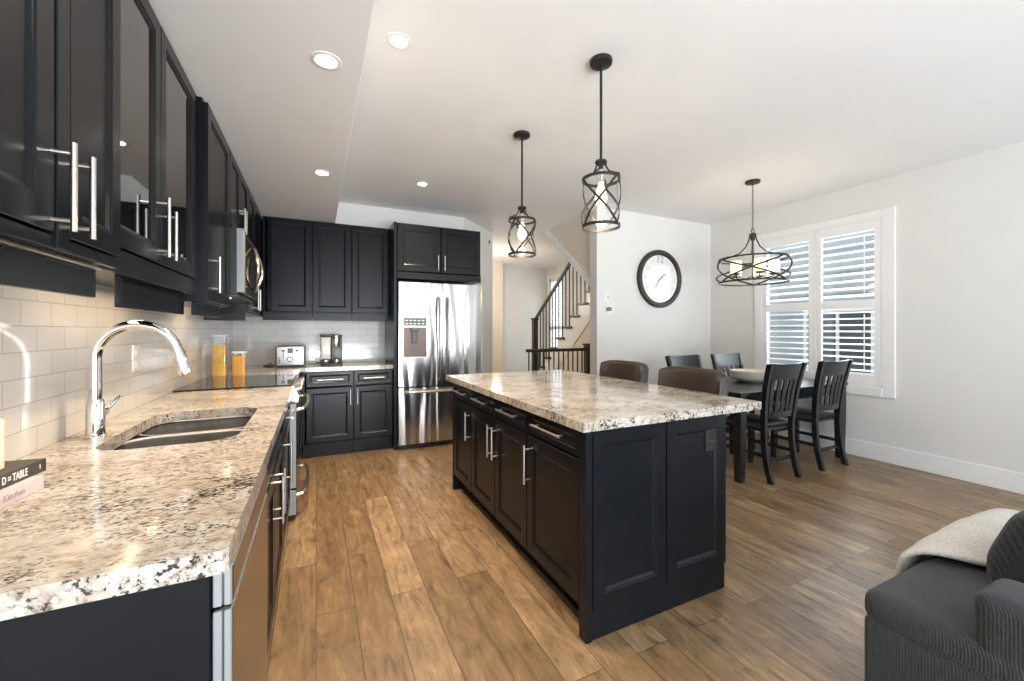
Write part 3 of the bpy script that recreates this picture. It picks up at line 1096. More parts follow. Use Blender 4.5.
for i in range(5):
    for j in range(2):
        b.box(.858 + i * .044, .886 + i * .044, FY - .0228, FY - .021, 1.352 + j * .034, 1.364 + j * .034, 0)
b.build('dispenser_buttons', M['white_plastic'], dsp)
b = MB()
b.box(.842, 1.086, FY - .0205, FY - .018, 1.0, 1.32, .002)
b.build('dispenser_recess', mat('dispenser_recess', (0.17, 0.13, 0.11), .35, var=.05), dsp)
b = MB()
b.box(.912, 1.0, FY - .045, FY - .02, 1.275, 1.315, .008)
b.box(.925, .985, FY - .038, FY - .02, 1.15, 1.28, .008)
b.build('dispenser_paddle', M['grey_plastic'], dsp)
b = MB()
b.box(.80, 1.74, FY + .03, FY + .06, .0, .055, .003)
b.build('kick_plate', M['black_plastic'], fg)

# ------------------------------------------------------------------ island
IX0, IX1, IY0, IY1 = 1.0, 1.845, 1.395, 3.20
isl = thing('kitchen_island', 'large black kitchen island with four drawers and four doors', 'island', (1.42, 2.3, 0))
b = MB()
b.box(IX0 + .02, IX1, IY0, IY1, .115, .872, .002)
b.box(IX0 + .085, IX1, IY0, IY1, 0, .115, .001)
b.box(IX0 + .0, IX1 + .0, IY1 - .03, IY1, 0, .872, .002)
b.build('body', M['cab'], isl, False)
MB().box(IX0 - .004, IX0 + .03, IY0 - .020, IY0 + .03, .0, .872, .002).build('corner_post', M['cab'], isl)
MB().box(IX0 + .03, IX1, IY0 - .014, IY0, 0, .128, .002).build('plinth', M['cab'], isl)
cols = [(3.165, 2.755), (2.755, 2.335), (2.335, 1.905), (1.905, 1.428)]
hnd = ['near', 'near', 'far', 'far']
for (ya, yb), hs in zip(cols, hnd):
    # fronts face -x : eu = -y
    wdt = ya - yb - .008
    f = MB().framed((IX0 + .02, ya - .004, .752), -Y, Z, wdt, .115, .02, .028).build('drawer', M['cab'], isl, False)
    MB().handle((IX0, (ya + yb) / 2, .816), Y, -X, wdt * .56).build('handle', M['nickel'], f)
    f = MB().framed((IX0 + .02, ya - .004, .130), -Y, Z, wdt, .612, .02, .06).build('door', M['cab'], isl, False)
    hy = yb + .036 if hs == 'near' else ya - .036
    MB().handle((IX0, hy, .595), Z, -X, .20).build('handle', M['nickel'], f)
for x0, x1 in ((1.032, 1.438), (1.446, 1.842)):
    f = MB().framed((x0, IY0, .132), X, Z, x1 - x0, .738, .024, .056, depth=.012).build('end_panel', M['cab'], isl, False)
ot = MB().slab((1.705, IY0 - .014, .700), X, Z, .075, .118, .006).build('outlet', M['black_plastic'], isl)
for z in (.733, .785):
    MB().slab((1.725, IY0 - .020, z - .014), X, Z, .035, .028, .003).build('socket', M['black_plastic'], ot)
ct = slab_with_hole([(.975, 1.362), (2.105, 1.362), (2.105, 3.30), (.975, 3.30)], None, .874, .914)
ct = ct.build('countertop', M['granite'])
tag(ct, 'large pale granite slab countertop on the kitchen island', 'countertop')

# ------------------------------------------------------------------ bar stools


def make_stool():
    t = thing('bar_stool', 'brown leather counter stool at the far end of the island', 'stool', (0, 0, 0), 'leather stools along the island')
    b = MB()
    # seat, facing -x
    b.box(-.18, .20, -.22, .22, .60, .68, .03, 3)
    b.build('seat', M['leather'], t, local=True)
    # wrap-round back
    rings = []
    n = 16
    for k in range(n + 1):
        a = -1 + 2 * k / n
        y = .262 * sin(a * 1.30) / sin(1.30)
        x = .215 - .085 * (abs(a) ** 2.4)
        lean = .05
        tx = Vector((1, 0, 0)) if abs(a) < .01 else Vector((cos(a * .75), sin(a * .75), 0))
        top = 1.035 - .03 * abs(a) ** 4
        th = .028 if abs(a) < .95 else .02
        prof = []
        for (dn, z) in ((-th, .62), (th, .62), (th * 1.0, .85), (th * 1.05, top - .03), (th * .6, top - .006), (0, top), (-th * .6, top - .006), (-th * 1.05, top - .03), (-th, .85)):
            q = Vector((x + lean * (z - .62) / .4, y, z)) + tx * dn
            prof.append(q)
        rings.append(prof)
    MB().loft(rings).build('backrest', M['leather'], t, local=True, ang=60)
    for sx, sy in ((-1, -1), (-1, 1), (1, -1), (1, 1)):
        b = MB()
        x, y = sx * .17, sy * .17
        b.loft([[(x * 1.14 + i * .017, y * 1.12 + j * .017, 0) for i, j in ((-1, -1), (1, -1), (1, 1), (-1, 1))],
                [(x + i * .022, y + j * .022, .605) for i, j in ((-1, -1), (1, -1), (1, 1), (-1, 1))]])
        b.build('leg', M['dark_wood'], t, local=True)
    b = MB()
    for z, q in ((.2, .185),):
        b.box(-q - .01, -q + .01, -q, q, z - .015, z + .015, .002).box(q - .01, q + .01, -q, q, z - .015, z + .015, .002)
        b.box(-q, q, -q - .01, -q + .01, z + .03, z + .06, .002).box(-q, q, q - .01, q + .01, z + .03, z + .06, .002)
    b.build('stretcher', M['dark_wood'], t, local=True)
    return t


st = make_stool()
st.location = (2.06, 2.61, 0)
s2 = copy_tree(st)
s2.location = (2.06, 1.94, 0)
s2['label'] = 'brown leather counter stool at the near end of the island'

# ------------------------------------------------------------------ dining set
tb = thing('dining_table', 'black wooden dining table under the window', 'table', (4.0, 2.66, 0))
TX0, TX1, TY0, TY1 = 3.19, 4.83, 2.235, 3.10
MB().box(TX0, TX1, TY0, TY1, .735, .762, .004).build('tabletop', M['dark_wood'], tb)
b = MB()
b.box(TX0 + .06, TX1 - .06, TY0 + .04, TY0 + .06, .645, .735, .002).box(TX0 + .06, TX1 - .06, TY1 - .06, TY1 - .04, .645, .735, .002)
b.box(TX0 + .04, TX0 + .06, TY0 + .04, TY1 - .04, .645, .735, .002).box(TX1 - .06, TX1 - .04, TY0 + .04, TY1 - .04, .645, .735, .002)
b.build('apron', M['dark_wood'], tb)
for sx in (0, 1):
    for sy in (0, 1):
        x = TX0 + .05 if sx == 0 else TX1 - .05
        y = TY0 + .05 if sy == 0 else TY1 - .05
        b = MB()
        sq = ((-1, -1), (1, -1), (1, 1), (-1, 1))
        b.loft([[(x + i * .028, y + j * .028, 0) for i, j in sq], [(x + i * .037, y + j * .037, .40) for i, j in sq], [(x + i * .038, y + j * .038, .735) for i, j in sq]])
        b.build('leg', M['dark_wood'], tb)


def vsweep(b, path, w, d):
    """rectangular section swept along a near-vertical path"""
    b.loft([[(p[0] - w / 2, p[1] - d / 2, p[2]), (p[0] + w / 2, p[1] - d / 2, p[2]), (p[0] + w / 2, p[1] + d / 2, p[2]), (p[0] - w / 2, p[1] + d / 2, p[2])] for p in path])
    return b


def make_chair():
    t = thing('dining_chair', 'x', 'chair', (0, 0, 0), 'slat back chairs around the dining table')
    # local: faces +y
    b = MB()
    b.loft([[(-.21, -.20, z), (.21, -.20, z), (.225, .20, z), (-.225, .20, z)] for z in (.425, .445)])
    b.build('seat_frame', M['dark_wood'], t, local=True)
    b = MB()
    rg_ = []
    for z, i in ((.445, .006), (.462, 0), (.476, .012), (.483, .05)):
        rg_.append([(-.205 + i, -.175 + i, z), (.205 - i, -.175 + i, z), (.222 - i, .205 - i, z), (-.222 + i, .205 - i, z)])
    b.loft(rg_)
    b.build('seat', M['vinyl'], t, local=True, ang=60)

    def stile(z):
        # x half-width, y of the back line at height z
        u = max(0, (z - .45) / .55)
        return .192 + .042 * u, -.205 - .012 * u - .068 * u * u
    for sx in (-1, 1):
        b = MB()
        path = []
        for z in (0, .08, .18, .30, .42):
            v = (.42 - z) / .42
            path.append((sx * .192, -.205 - .062 * v * v, z))
        for z in (.5, .6, .7, .8, .9, 1.005):
            hx, y = stile(z)
            path.append((sx * hx, y, z))
        vsweep(b, path, .036, .042)
        b.build('leg', M['dark_wood'], t, local=True)
        b = MB()
        vsweep(b, [(sx * .195, .175, 0), (sx * .2, .175, .43)], .036, .036)
        b.build('leg', M['dark_wood'], t, local=True)
    # back: top rail, lower rail, slats
    for (z0, z1, nm) in ((.865, 1.0, 'top_rail'), (.535, .59, 'lower_rail')):
        b = MB()
        rings = []
        for k in range(9):
            u = -1 + k / 4
            prof = []
            for z, dy in ((z0, -.011), (z1, -.011), (z1, .011), (z0, .011)):
                hx, y = stile(z)
                zz = z + (.010 * (abs(u) ** 2) if z == z1 and z1 > .9 else 0)
                prof.append((u * (hx - .012), y + dy - .02 * (1 - u * u), zz))
            rings.append(prof)
        b.loft(rings)
        b.build(nm, M['dark_wood'], t, local=True)
    for i in range(5):
        u = (-2 + i) / 2 * .70
        b = MB()
        path = []
        for z in (.58, .68, .78, .88):
            hx, y = stile(z)
            path.append((u * hx, y - .02 * (1 - u * u), z))
        vsweep(b, path, .043, .012)
        b.build('slat', M['dark_wood'], t, local=True)
    b = MB()
    for sx in (-1, 1):
        b.box(sx * .194 - .010, sx * .194 + .010, -.21, .17, .205, .235, .002)
    b.box(-.19, .19, -.225, -.21, .155, .185, .002)
    b.box(-.19, .19, .165, .18, .255, .285, .002)
    b.build('stretcher', M['dark_wood'], t, local=True)
    return t


ch = make_chair()
spots = [(3.625, 2.405, 0, 'black slat back chair on the near side of the table, next to the island'),
         (4.375, 2.405, 0, 'black slat back chair on the near side of the table, next to the window'),
         (3.72, 3.02, pi, 'black slat back chair on the far side of the table, below the clock'),
         (4.44, 3.02, pi, 'black slat back chair on the far side of the table, near the room corner')]
for i, (x, y, rz, lab) in enumerate(spots):
    o = ch if i == 0 else copy_tree(ch)
    o.location = (x, y, 0)
    o.rotation_euler = (0, 0, rz)
    o['label'] = lab

b = MB()
b.lathe([(.10, .763), (.105, .768), (.15, .785), (.172, .815), (.180, .865), (.184, .875), (.174, .875), (.164, .83), (.14, .80), (.08, .783), (.001, .78)], (4.02, 2.72, 0), 40)
tag(b.build('bowl', M['ceramic']), 'wide cream bowl in the middle of the dining table', 'bowl')

# ------------------------------------------------------------------ pendants


def make_pendant():
    t = thing('pendant_light', 'x', 'pendant light', (0, 0, 0), 'cage pendants above the island')
    b = MB()
    b.lathe([(.060, 0), (.062, -.006), (.060, -.022), (.052, -.027), (.012, -.030)], (0, 0, 0), 32)
    b.build('canopy', M['black_metal'], t, local=True)
    b = MB()
    b.cyl((0, 0, -.028), (0, 0, -.56), .0075, n=12)
    b.build('rod', M['black_metal'], t, local=True)
    b = MB()
    b.lathe([(.006, -.545), (.030, -.552), (.034, -.562), (.028, -.570), (.012, -.578), (.012, -.60)], (0, 0, 0), 24)
    R, zt, zb = .101, -.655, -.912
    for k in range(4):
        a = k * pi / 2 + .4
        b.tube([(r * cos(a), r * sin(a), z) for r, z in ((.022, -.560), (.030, -.59), (.045, -.615), (.075, -.628), (R - .004, -.634), (R, -.655))], .005, 8)

    def rng(z, hh):
        rings = []
        n = 40
        for k in range(n):
            a = 2 * pi * k / n
            c, s_ = cos(a), sin(a)
            rings.append([Vector(((R + dr_) * c, (R + dr_) * s_, z + dz)) for dr_, dz in ((-.0025, -hh), (.0025, -hh), (.0025, hh), (-.0025, hh))])
        b.loft(rings, False, True)
    rng(zt, .008)
    rng(zb, .008)
    for sg in (-1, 1):
        for k in range(3):
            a0 = 2 * pi * k / 3 + .55
            rings = []
            for j in range(15):
                u = j / 14
                a = a0 + sg * u * 2 * pi / 3
                rr = R + .004 * sg
                c, s_ = cos(a), sin(a)
                tz = Vector((-s_ * sg, c * sg, -.9)).normalized()
                wd = Vector((c, s_, 0)).cross(tz).normalized()
                p = Vector((rr * c, rr * s_, zt + (zb - zt) * u))
                nrm = Vector((c, s_, 0))
                rings.append([p - wd * .0065 - nrm * .002, p + wd * .0065 - nrm * .002, p + wd * .0065 + nrm * .002, p - wd * .0065 + nrm * .002])
            b.loft(rings)
    b.build('cage', M['black_metal'], t, local=True)
    b = MB()
    b.lathe([(.0905, -.905), (.0905, -.66)], (0, 0, 0), 36, False)
    b.build('glass_shade', M['glass'], t, local=True)
    b = MB()
    b.lathe([(.012, -.60), (.019, -.605), (.019, -.665), (.014, -.67)], (0, 0, 0), 20)
    b.build('socket', M['nickel'], t, local=True)
    b = MB()
    b.lathe([(.012, -.668), (.016, -.69), (.030, -.735), (.033, -.76), (.027, -.785), (.012, -.80), (.001, -.803)], (0, 0, 0), 24)
    b.build('bulb', M['bulb'], t, local=True)
    return t


PD = [(1.410, 1.807, 'black cage pendant light hung above the near half of the island'), (1.402, 2.744, 'black cage pendant light hung above the far half of the island')]
pd = make_pendant()
for i, (x, y, lab) in enumerate(PD):
    o = pd if i == 0 else copy_tree(pd)
    o.location = (x, y, CH)
    o.rotation_euler = (0, 0, .25 if i == 0 else 1.1)
    o['label'] = lab
    light('pendant_glow', 'POINT', (x, y, CH - .85), 5, (1.0, .80, .55), shadow_soft_size=.03)

# chandelier
CX, CY = 3.913, 2.62
cl = thing('chandelier', 'round black cage chandelier above the dining table', 'chandelier', (CX, CY, CH))
b = MB()
b.lathe([(.066, 0), (.068, -.006), (.064, -.022), (.012, -.028)], (CX, CY, CH), 32)
b.build('canopy', M['black_metal'], cl)
b = MB()
zc = CH - .03
k = 0
while zc > 2.30:
    a = 0 if k % 2 == 0 else pi / 2
    b.tube([(CX + .007 * cos(q) * cos(a), CY + .007 * cos(q) * sin(a), zc - .014 + .016 * sin(q)) for q in [2 * pi * j / 10 for j in range(10)]], .0022, 6, True)
    zc -= .025
    k += 1
b.tube([(CX + .022 * cos(q), CY, 2.275 + .022 * sin(q)) for q in [2 * pi * j / 16 for j in range(16)]], .004, 8, True)
b.build('chain', M['black_metal'], cl)
b = MB()
b.lathe([(.012, 2.255), (.034, 2.242), (.034, 2.23), (.02, 2.215), (.02, 2.18), (.001, 2.175)], (CX, CY, 0), 24)
RC, CT, CB = .305, 1.995, 1.765
for k in range(4):
    a = k * pi / 2 + .55
    pts = []
    for r, z in ((.024, 2.225), (.035, 2.18), (.06, 2.12), (.11, 2.065), (.18, 2.035), (RC, 2.0)):
        pts.append((CX + r * cos(a), CY + r * sin(a), z))
    b.tube(pts, .0065, 8)


def flat_ring(b, R, z, hh, th):
    rings = []
    for k in range(56):
        a = 2 * pi * k / 56
        rings.append([Vector((CX + (R + d) * cos(a), CY + (R + d) * sin(a), z + e)) for d, e in ((-th, -hh), (th, -hh), (th, hh), (-th, hh))])
    b.loft(rings, False, True)


flat_ring(b, RC, CT, .008, .003)
flat_ring(b, RC, CB, .008, .003)
for sg in (-1, 1):
    for k in range(3):
        a0 = 2 * pi * k / 3 + .55
        pts = []
        for j in range(15):
            u = j / 14
            a = a0 + sg * u * 2 * pi / 3
            rr = RC + .006 * sg + .018 * sin(pi * u)
            pts.append((CX + rr * cos(a), CY + rr * sin(a), CT + (CB - CT) * u))
        b.tube(pts, .0085, 8)
b.build('cage', M['black_metal'], cl)
b = MB()
b.cyl((CX, CY, 2.2), (CX, CY, 1.80), .006, n=12)
for k in range(5):
    a = 2 * pi * k / 5 + .3
    b.tube([(CX, CY, 1.83), (CX + .08 * cos(a), CY + .08 * sin(a), 1.80), (CX + .17 * cos(a), CY + .17 * sin(a), 1.815), (CX + .18 * cos(a), CY + .18 * sin(a), 1.835)], .006, 8)
    b.lathe([(.02, 1.83), (.045, 1.838), (.047, 1.846), (.02, 1.848)], (CX + .18 * cos(a), CY + .18 * sin(a), 0), 18)
b.build('arms', M['black_metal'], cl)
for k in range(5):
    a = 2 * pi * k / 5 + .3
    b = MB()
    b.lathe([(.044, 1.848), (.048, 1.855), (.048, 1.965), (.045, 1.97), (.038, 1.965), (.038, 1.86)], (CX + .18 * cos(a), CY + .18 * sin(a), 0), 24)
    b.build('candle_shade', M['sleeve'], cl)
light('chandelier_glow', 'POINT', (CX, CY, 1.90), 9, (1.0, .78, .50), shadow_soft_size=.15)

# ------------------------------------------------------------------ recessed lights
POTS = [(0.04, 1.93, SO, 'recessed ceiling light in the low soffit above the counter, nearer of two'),
        (0.04, 3.32, SO, 'recessed ceiling light in the low soffit near the back cabinets'),
        (.383, 2.134, CH, 'recessed light in the high ceiling close to the soffit edge'),
        (.973, 4.121, CH, 'recessed light in the high ceiling in front of the fridge')]


def make_pot():
    t = thing('ceiling_light', 'x', 'ceiling light', (0, 0, 0), 'recessed ceiling lights')
    MB().lathe([(.062, .0), (.062, -.003), (.050, -.006), (.044, -.004), (.044, 0)], (0, 0, 0), 32).build('trim_ring', M['trim'], t, local=True)
    MB().lathe([(.043, -.001), (.043, -.0025), (.001, -.003)], (0, 0, 0), 28).build('lens', M['lens'], t, local=True)
    return t


pt = make_pot()
WARM = (1.0, .78, .54)
for i, (x, y, z, lab) in enumerate(POTS):
    o = pt if i == 0 else copy_tree(pt)
    o.location = (x, y, z)
    o['label'] = lab
    light('downlight', 'SPOT', (x, y, z - .02), 95, WARM, spot_size=radians(125), spot_blend=.9, shadow_soft_size=.045, specular_factor=.35)
# under-cabinet strip glow, range hood lamp
light('undercabinet_glow', 'AREA', (-.66, 1.2, UB - .01), 0.9, (1, .74, .46), shape='RECTANGLE', size=.05, size_y=.5)
light('undercabinet_glow', 'AREA', (-.66, 2.1, UB - .01), 1.3, (1, .74, .46), shape='RECTANGLE', size=.05, size_y=.7)
light('hood_lamp', 'AREA', (-.56, 3.27, 1.50), 1.2, (1, .74, .46), shape='RECTANGLE', size=.07, size_y=.13)
light('hall_fill', 'POINT', (3.0, 7.0, 1.9), 30, (1, .88, .72), shadow_soft_size=.12)  # warm fill added in the dim hall; no fixture here
light('stair_point_light', 'POINT', (4.5, 5.0, 2.6), 5, (1, .8, .58), shadow_soft_size=.1)  # warm point light above the landing; no fixture modelled

# ------------------------------------------------------------------ clock
ck = thing('wall_clock', 'large round wall clock with dark frame on the dining wall', 'clock', (4.02, 3.955, 1.953))
KX, KZ, KY = 4.02, 1.953, 3.958


def ylathe(b, prof, n=56):
    """prof: (radius, distance from the wall)"""
    rings = [[(KX + r * cos(2 * pi * k / n), KY - d, KZ + r * sin(2 * pi * k / n)) for k in range(n)] for r, d in prof]
    b.loft(rings)
    return b


ylathe(MB(), [(.375, 0), (.375, .03), (.365, .045), (.35, .05), (.325, .047), (.312, .035), (.305, .018)]).build('frame', mat('bronze_clock_frame', (.045, .040, .034), .4, .3, var=.25, vscale=20), ck)
ylathe(MB(), [(.314, .004), (.314, .020)]).build('face', M['clock_face'], ck)
for hnum in range(1, 13):
    a = radians(90 - 30 * hnum)
    sz = .13 if hnum == 12 else .075
    text('numeral', str(hnum), sz, M['grey_print'] if hnum == 12 else mat('pale_print_%d' % hnum, (.55, .56, .57), .6, var=0), ck,
         (KX + .245 * cos(a), KY - .0212, KZ + .245 * sin(a)), X, Z, .0005, 'CENTER')


def hand(L, wd, hour_deg, name):
    a = radians(90 - hour_deg)
    d = Vector((cos(a), 0, sin(a)))
    n = Vector((-sin(a), 0, cos(a)))
    c = Vector((KX, KY - .024, KZ))
    b = MB()
    q = [c - d * .05 - n * wd * .5, c + d * L * .7 - n * wd, c + d * L, c + d * L * .7 + n * wd, c - d * .05 + n * wd * .5]
    b.loft([[p for p in q], [p + Vector((0, -.002, 0)) for p in q]])
    b.build(name, M['grey_print'], ck, False)


hand(.13, .010, 55, 'hour_hand')
hand(.16, .007, 215, 'minute_hand')
b = MB()
b.cyl((KX, KY - .020, KZ), (KX, KY - .029, KZ), .012, n=16)
b.build('hub', M['grey_print'], ck)

# ------------------------------------------------------------------ stairs in the hall
SX = 4.0
stc = thing('staircase', 'white staircase with dark treads and railing in the hall', 'staircase', (4.5, 6.3, 0))
rise, run, ytop = .193, .23, 7.55
for k in range(1, 11):
    y0 = ytop - run * (k - 1)
    b = MB()
    b.box(SX - .035, RW - .005, y0 - run - .02, y0, rise * k - .035, rise * k, .006, 2)
    b.build('tread', M['rail_wood'], stc)
# landing
MB().box(SX - .035, RW - .005, 4.105, ytop - run * 10 + .0, rise * 11 - .035, rise * 11, .004).build('landing', M['rail_wood'], stc)
b = MB()
pts = [(ytop, 0)]
for k in range(1, 12):
    y = ytop - run * (k - 1)
    pts += [(y, rise * k - .036)]
    if k < 11: pts += [(y - run, rise * k - .036)]
pts += [(4.105, rise * 11 - .036), (4.105, 1.66), (5.15, 1.66), (7.1, 0.0)]
b.prism(pts, 'x', SX, SX + .03)
b.build('stringer', M['trim'], stc, False)
b = MB()
for k in range(1, 12):
    y = ytop - run * (k - 1)
    b.box(SX + .03, RW - .005, y - .025, y - .012, rise * (k - 1), rise * k - .036, 0)
b.build('risers', M['trim'], stc, False)
# wall below the stairs
b = MB()
b.prism([(7.08, 0.0), (5.15, 1.655), (4.105, 1.655), (4.105, 0)], 'x', SX + .012, SX + .06)
struct('wall_under_stairs', b, M['warm_wall'])
# handrail, newel and balusters of the flight


def railz(y):
    return 1.50 + (7.30 - y) * .76


b = MB()
b.tube([(SX + .03, 7.30, railz(7.30)), (SX + .03, 5.70, railz(5.70))], .030, 10, flat=1.25)
b.build('handrail', M['rail_wood'], stc)
b = MB()
b.box(SX - .02, SX + .08, 7.26, 7.36, 0, 1.50, .004).box(SX - .035, SX + .095, 7.245, 7.375, 1.50, 1.535, .006)
b.build('newel_post', M['rail_wood'], stc)
y = 7.2
while y > 5.35:
    k = int((ytop - y) / run) + 1
    zt = min(railz(y), 2.74)
    b = MB()
    b.box(SX + .021, SX + .037, y - .008, y + .008, rise * k, zt - .01, .001)
    b.build('baluster', M['black_metal'], stc)
    y -= .115
# railing guarding the basement stairwell
bl = thing('balustrade', 'low dark railing in front of the staircase', 'railing', (3.35, 5.3, 0))
b = MB()
b.tube([(2.78, 5.3, .985), (3.84, 5.3, .985)], .028, 10, flat=.9)
b.build('handrail', M['rail_wood'], bl)
MB().box(3.83, 3.93, 5.25, 5.35, 0, 1.05, .004).box(3.815, 3.945, 5.235, 5.365, 1.05, 1.075, .005).build('newel_post', M['rail_wood'], bl)
for i in range(12):
    x = 2.82 + i * .086
    MB().box(x - .008, x + .008, 5.292, 5.308, 0, .975, .001).build('baluster', M['black_metal'], bl)
# the upper flight's sloped side wall and its white trim
b = MB()
b.prism([(5.33, CH), (4.10, 1.79), (4.10, CH)], 'x', 3.10, SX - .04)
struct('wall_upper_flight', b, M['warm_wall'])
b = MB()
b.prism([(5.33, CH), (5.22, CH), (4.10, 1.88), (4.10, 1.79)], 'x', 3.07, 3.10)
struct('trim_1', b, M['trim'])

# ------------------------------------------------------------------ things on the counters
# two books, spines towards the camera side
BO = Vector((-.603, 1.405, .914))
su = Vector((-.12, -1, 0)).normalized()       # along the spine, from the visible end towards the frame edge
sv = Vector((-1, .12, 0)).normalized()        # away from the spine, towards the wall


def book(name, label, o, L, W, H, mcover, pages):
    t = thing(name, label, 'book', tuple(o), 'cookbooks stacked on the counter')
    o = Vector(o)
    def blk(a0, a1, c0, c1, z0, z1):
        return [[o + su * a + sv * c + Z * z for a, c in ((a0, c0), (a1, c0), (a1, c1), (a0, c1))] for z in (z0, z1)]
    b = MB()
    b.loft(blk(0, L, 0, W, 0, .003))
    b.loft(blk(0, L, 0, W, H - .003, H))
    b.loft(blk(0, L, 0, .004, .003, H - .003))
    b.build('cover', mcover, t, False)
    b = MB()
    b.loft(blk(.004, L - .004, .004, W - .005, .003, H - .003))
    b.build('pages', M['paper'], t, False)
    return t


bk1 = book('book', 'pale pink cookbook at the bottom of the stack on the left counter', (-.585, 1.36, .914), .27, .16, .030, M['book_pink'], 1)
bk2 = book('book', 'dark cookbook on top of the pink one on the left counter', (-.600, 1.405, .9442), .27, .15, .030, M['book_dark'], 1)
ru = -su
text('spine_title', 'D = TABLE', .024, M['print_white'], bk2, Vector((-.600, 1.405, .9592)) + su * .128 - sv * .0005, ru, Z, .0004, 'LEFT', font_off=.0004, sx=.62)
text('spine_mark', 'I', .014, M['print_white'], bk2, Vector((-.600, 1.405, .9592)) + su * .022 - sv * .0005, ru, Z, .0004, 'LEFT', font_off=.0006)
text('spine_title', 'Making Kitchen', .019, M['print_pink'], bk1, Vector((-.585, 1.36, .929)) + su * .175 - sv * .0005, ru, Z, .0004, 'LEFT', shear=.25)
b = MB()
b.lathe([(.032, .9745), (.035, .977), (.035, 1.085), (.031, 1.088), (.003, 1.084)], (-.672, 1.325, 0), 28)
cnd = b.build('candle', M['candle'])
tag(cnd, 'cream pillar candle standing on the stacked cookbooks', 'candle')
b = MB()
b.cyl((-.672, 1.325, 1.083), (-.672, 1.325, 1.095), .0015, n=6)
b.build('wick', M['black_plastic'], cnd)


def jar(label, x, y, w_, h, fill, mfill):
    t = thing('storage_jar', label, 'jar', (x, y, .914), 'food jars beyond the cooktop')
    z0 = .9145
    b = MB()
    q = w_ / 2
    rr = [rrect(x - q, x + q, y - q, y + q, .012, 4), rrect(x - q + .003, x + q - .003, y - q + .003, y + q - .003, .010, 4)]
    b.loft([[(a, c, z0) for a, c in rr[0]], [(a, c, z0 + h - .012) for a, c in rr[0]], [(a, c, z0 + h - .012) for a, c in rr[1]], [(a, c, z0 + .004) for a, c in rr[1]]])
    b.build('glass', M['glass'], t)
    b = MB()
    r2 = rrect(x - q + .005, x + q - .005, y - q + .005, y + q - .005, .010, 4)
    b.loft([[(a, c, z0 + .005) for a, c in r2], [(a, c, z0 + fill) for a, c in r2]])
    b.build('contents', mfill, t)
    b = MB()
    r3 = rrect(x - q - .001, x + q + .001, y - q - .001, y + q + .001, .012, 4)
    b.loft([[(a, c, z0 + h - .011) for a, c in r3], [(a, c, z0 + h) for a, c in r3]])
    b.build('lid', M['white_plastic'], t)


jar('tall glass jar of yellow pasta behind the cooktop', -.698, 3.98, .10, .335, .255, M['pasta'])
jar('short glass jar of orange lentils behind the cooktop', -.567, 3.98, .095, .20, .165, M['lentil'])

# toaster
tx, ty = -.235, 4.78
to = thing('toaster', 'wide stainless toaster in the corner of the back counter', 'toaster', (tx, ty, .914))
b = MB()
b.box(tx - .125, tx + .125, ty - .09, ty + .10, .930, 1.125, .014, 3)
b.build('body', M['steel_t'], to)
b = MB()
b.box(tx - .13, tx - .122, ty - .085, ty + .10, .922, 1.12, .003).box(tx + .122, tx + .136, ty - .085, ty + .10, .922, 1.12, .003)
b.box(tx - .12, tx + .12, ty - .085, ty + .09, .915, .932, .003)
b.build('end_caps', M['black_plastic'], to)
b = MB()
for q in (-.035, .045):
    for s_ in (-.06, .06):
        b.box(tx + s_ - .05, tx + s_ + .05, ty + q - .012, ty + q + .012, 1.120, 1.128, .001)
b.build('slots', M['black_plastic'], to)
MB().box(tx - .024, tx + .026, ty - .096, ty - .088, 1.055, 1.105, .002).build('display', M['grey_plastic'], to)
b = MB()
b.cyl((tx, ty - .088, .995), (tx, ty - .104, .995), .028, n=24)
kb = b.build('dial', M['black_plastic'], to)
b = MB()
b.cyl((tx, ty - .103, .995), (tx, ty - .1055, .995), .019, n=24)
b.build('dial_cap', M['nickel'], kb)
b = MB()
b.box(tx - .003, tx + .003, ty - .108, ty - .105, .995, 1.012, .001)
b.build('pointer', M['black_plastic'], kb)
for s_ in (-.062, .062):
    b = MB()
    b.box(tx + s_ - .003, tx + s_ + .003, ty - .0915, ty - .089, 1.005, 1.09, 0)
    b.build('lever_slot', M['black_plastic'], to)
    b = MB()
    b.box(tx + s_ - .016, tx + s_ + .016, ty - .108, ty - .090, 1.075, 1.088, .004)
    b.build('lever', M['black_plastic'], to)
b = MB()
for s_ in (-.095, .095):
    for zz in (.965, .985, 1.005):
        b.cyl((tx + s_, ty - .089, zz), (tx + s_, ty - .094, zz), .006, n=10)
b.build('buttons', M['black_plastic'], to)
b = MB()
b.tube([(tx - .128, ty + .04, .935), (tx - .16, ty + .03, .922), (tx - .21, ty + .05, .92), (tx - .25, ty + .09, .922), (tx - .21, ty + .13, .925), (tx - .19, ty + .18, .94)], .006, 8)
b.build('power_cord', M['black_plastic'], to)

# coffee maker: a water tank on the left, a tall brewer on the right
cx, cy = .15, 4.86
cm = thing('coffee_maker', 'black and silver pod coffee maker on the back counter', 'coffee maker', (cx, cy, .914))
b = MB()
b.box(cx - .11, cx + .11, cy - .10, cy + .10, .915, .935, .006, 2)
b.build('base', M['black_plastic'], cm)
b = MB()
b.box(cx - .0, cx + .11, cy - .02, cy + .10, .935, 1.235, .010, 2)
b.box(cx - .0, cx + .108, cy - .08, cy + .0, .985, 1.11, .008, 2)
b.build('brewer_body', M['grey_plastic'], cm)
b = MB()
b.lathe([(.040, 1.108), (.044, 1.115), (.044, 1.225), (.038, 1.235), (.001, 1.236)], (cx + .045, cy - .045, 0), 28)
b.build('brew_head', M['nickel'], cm)
b = MB()
b.box(cx - .105, cx - .006, cy - .06, cy + .09, .975, 1.215, .012, 3)
b.build('water_tank', mat('clear_tank', (.55, .53, .50), .15, var=.03), cm)
MB().box(cx - .112, cx + .11, cy - .065, cy + .1, 1.216, 1.238, .006, 2).build('lid', M['black_plastic'], cm)
b = MB()
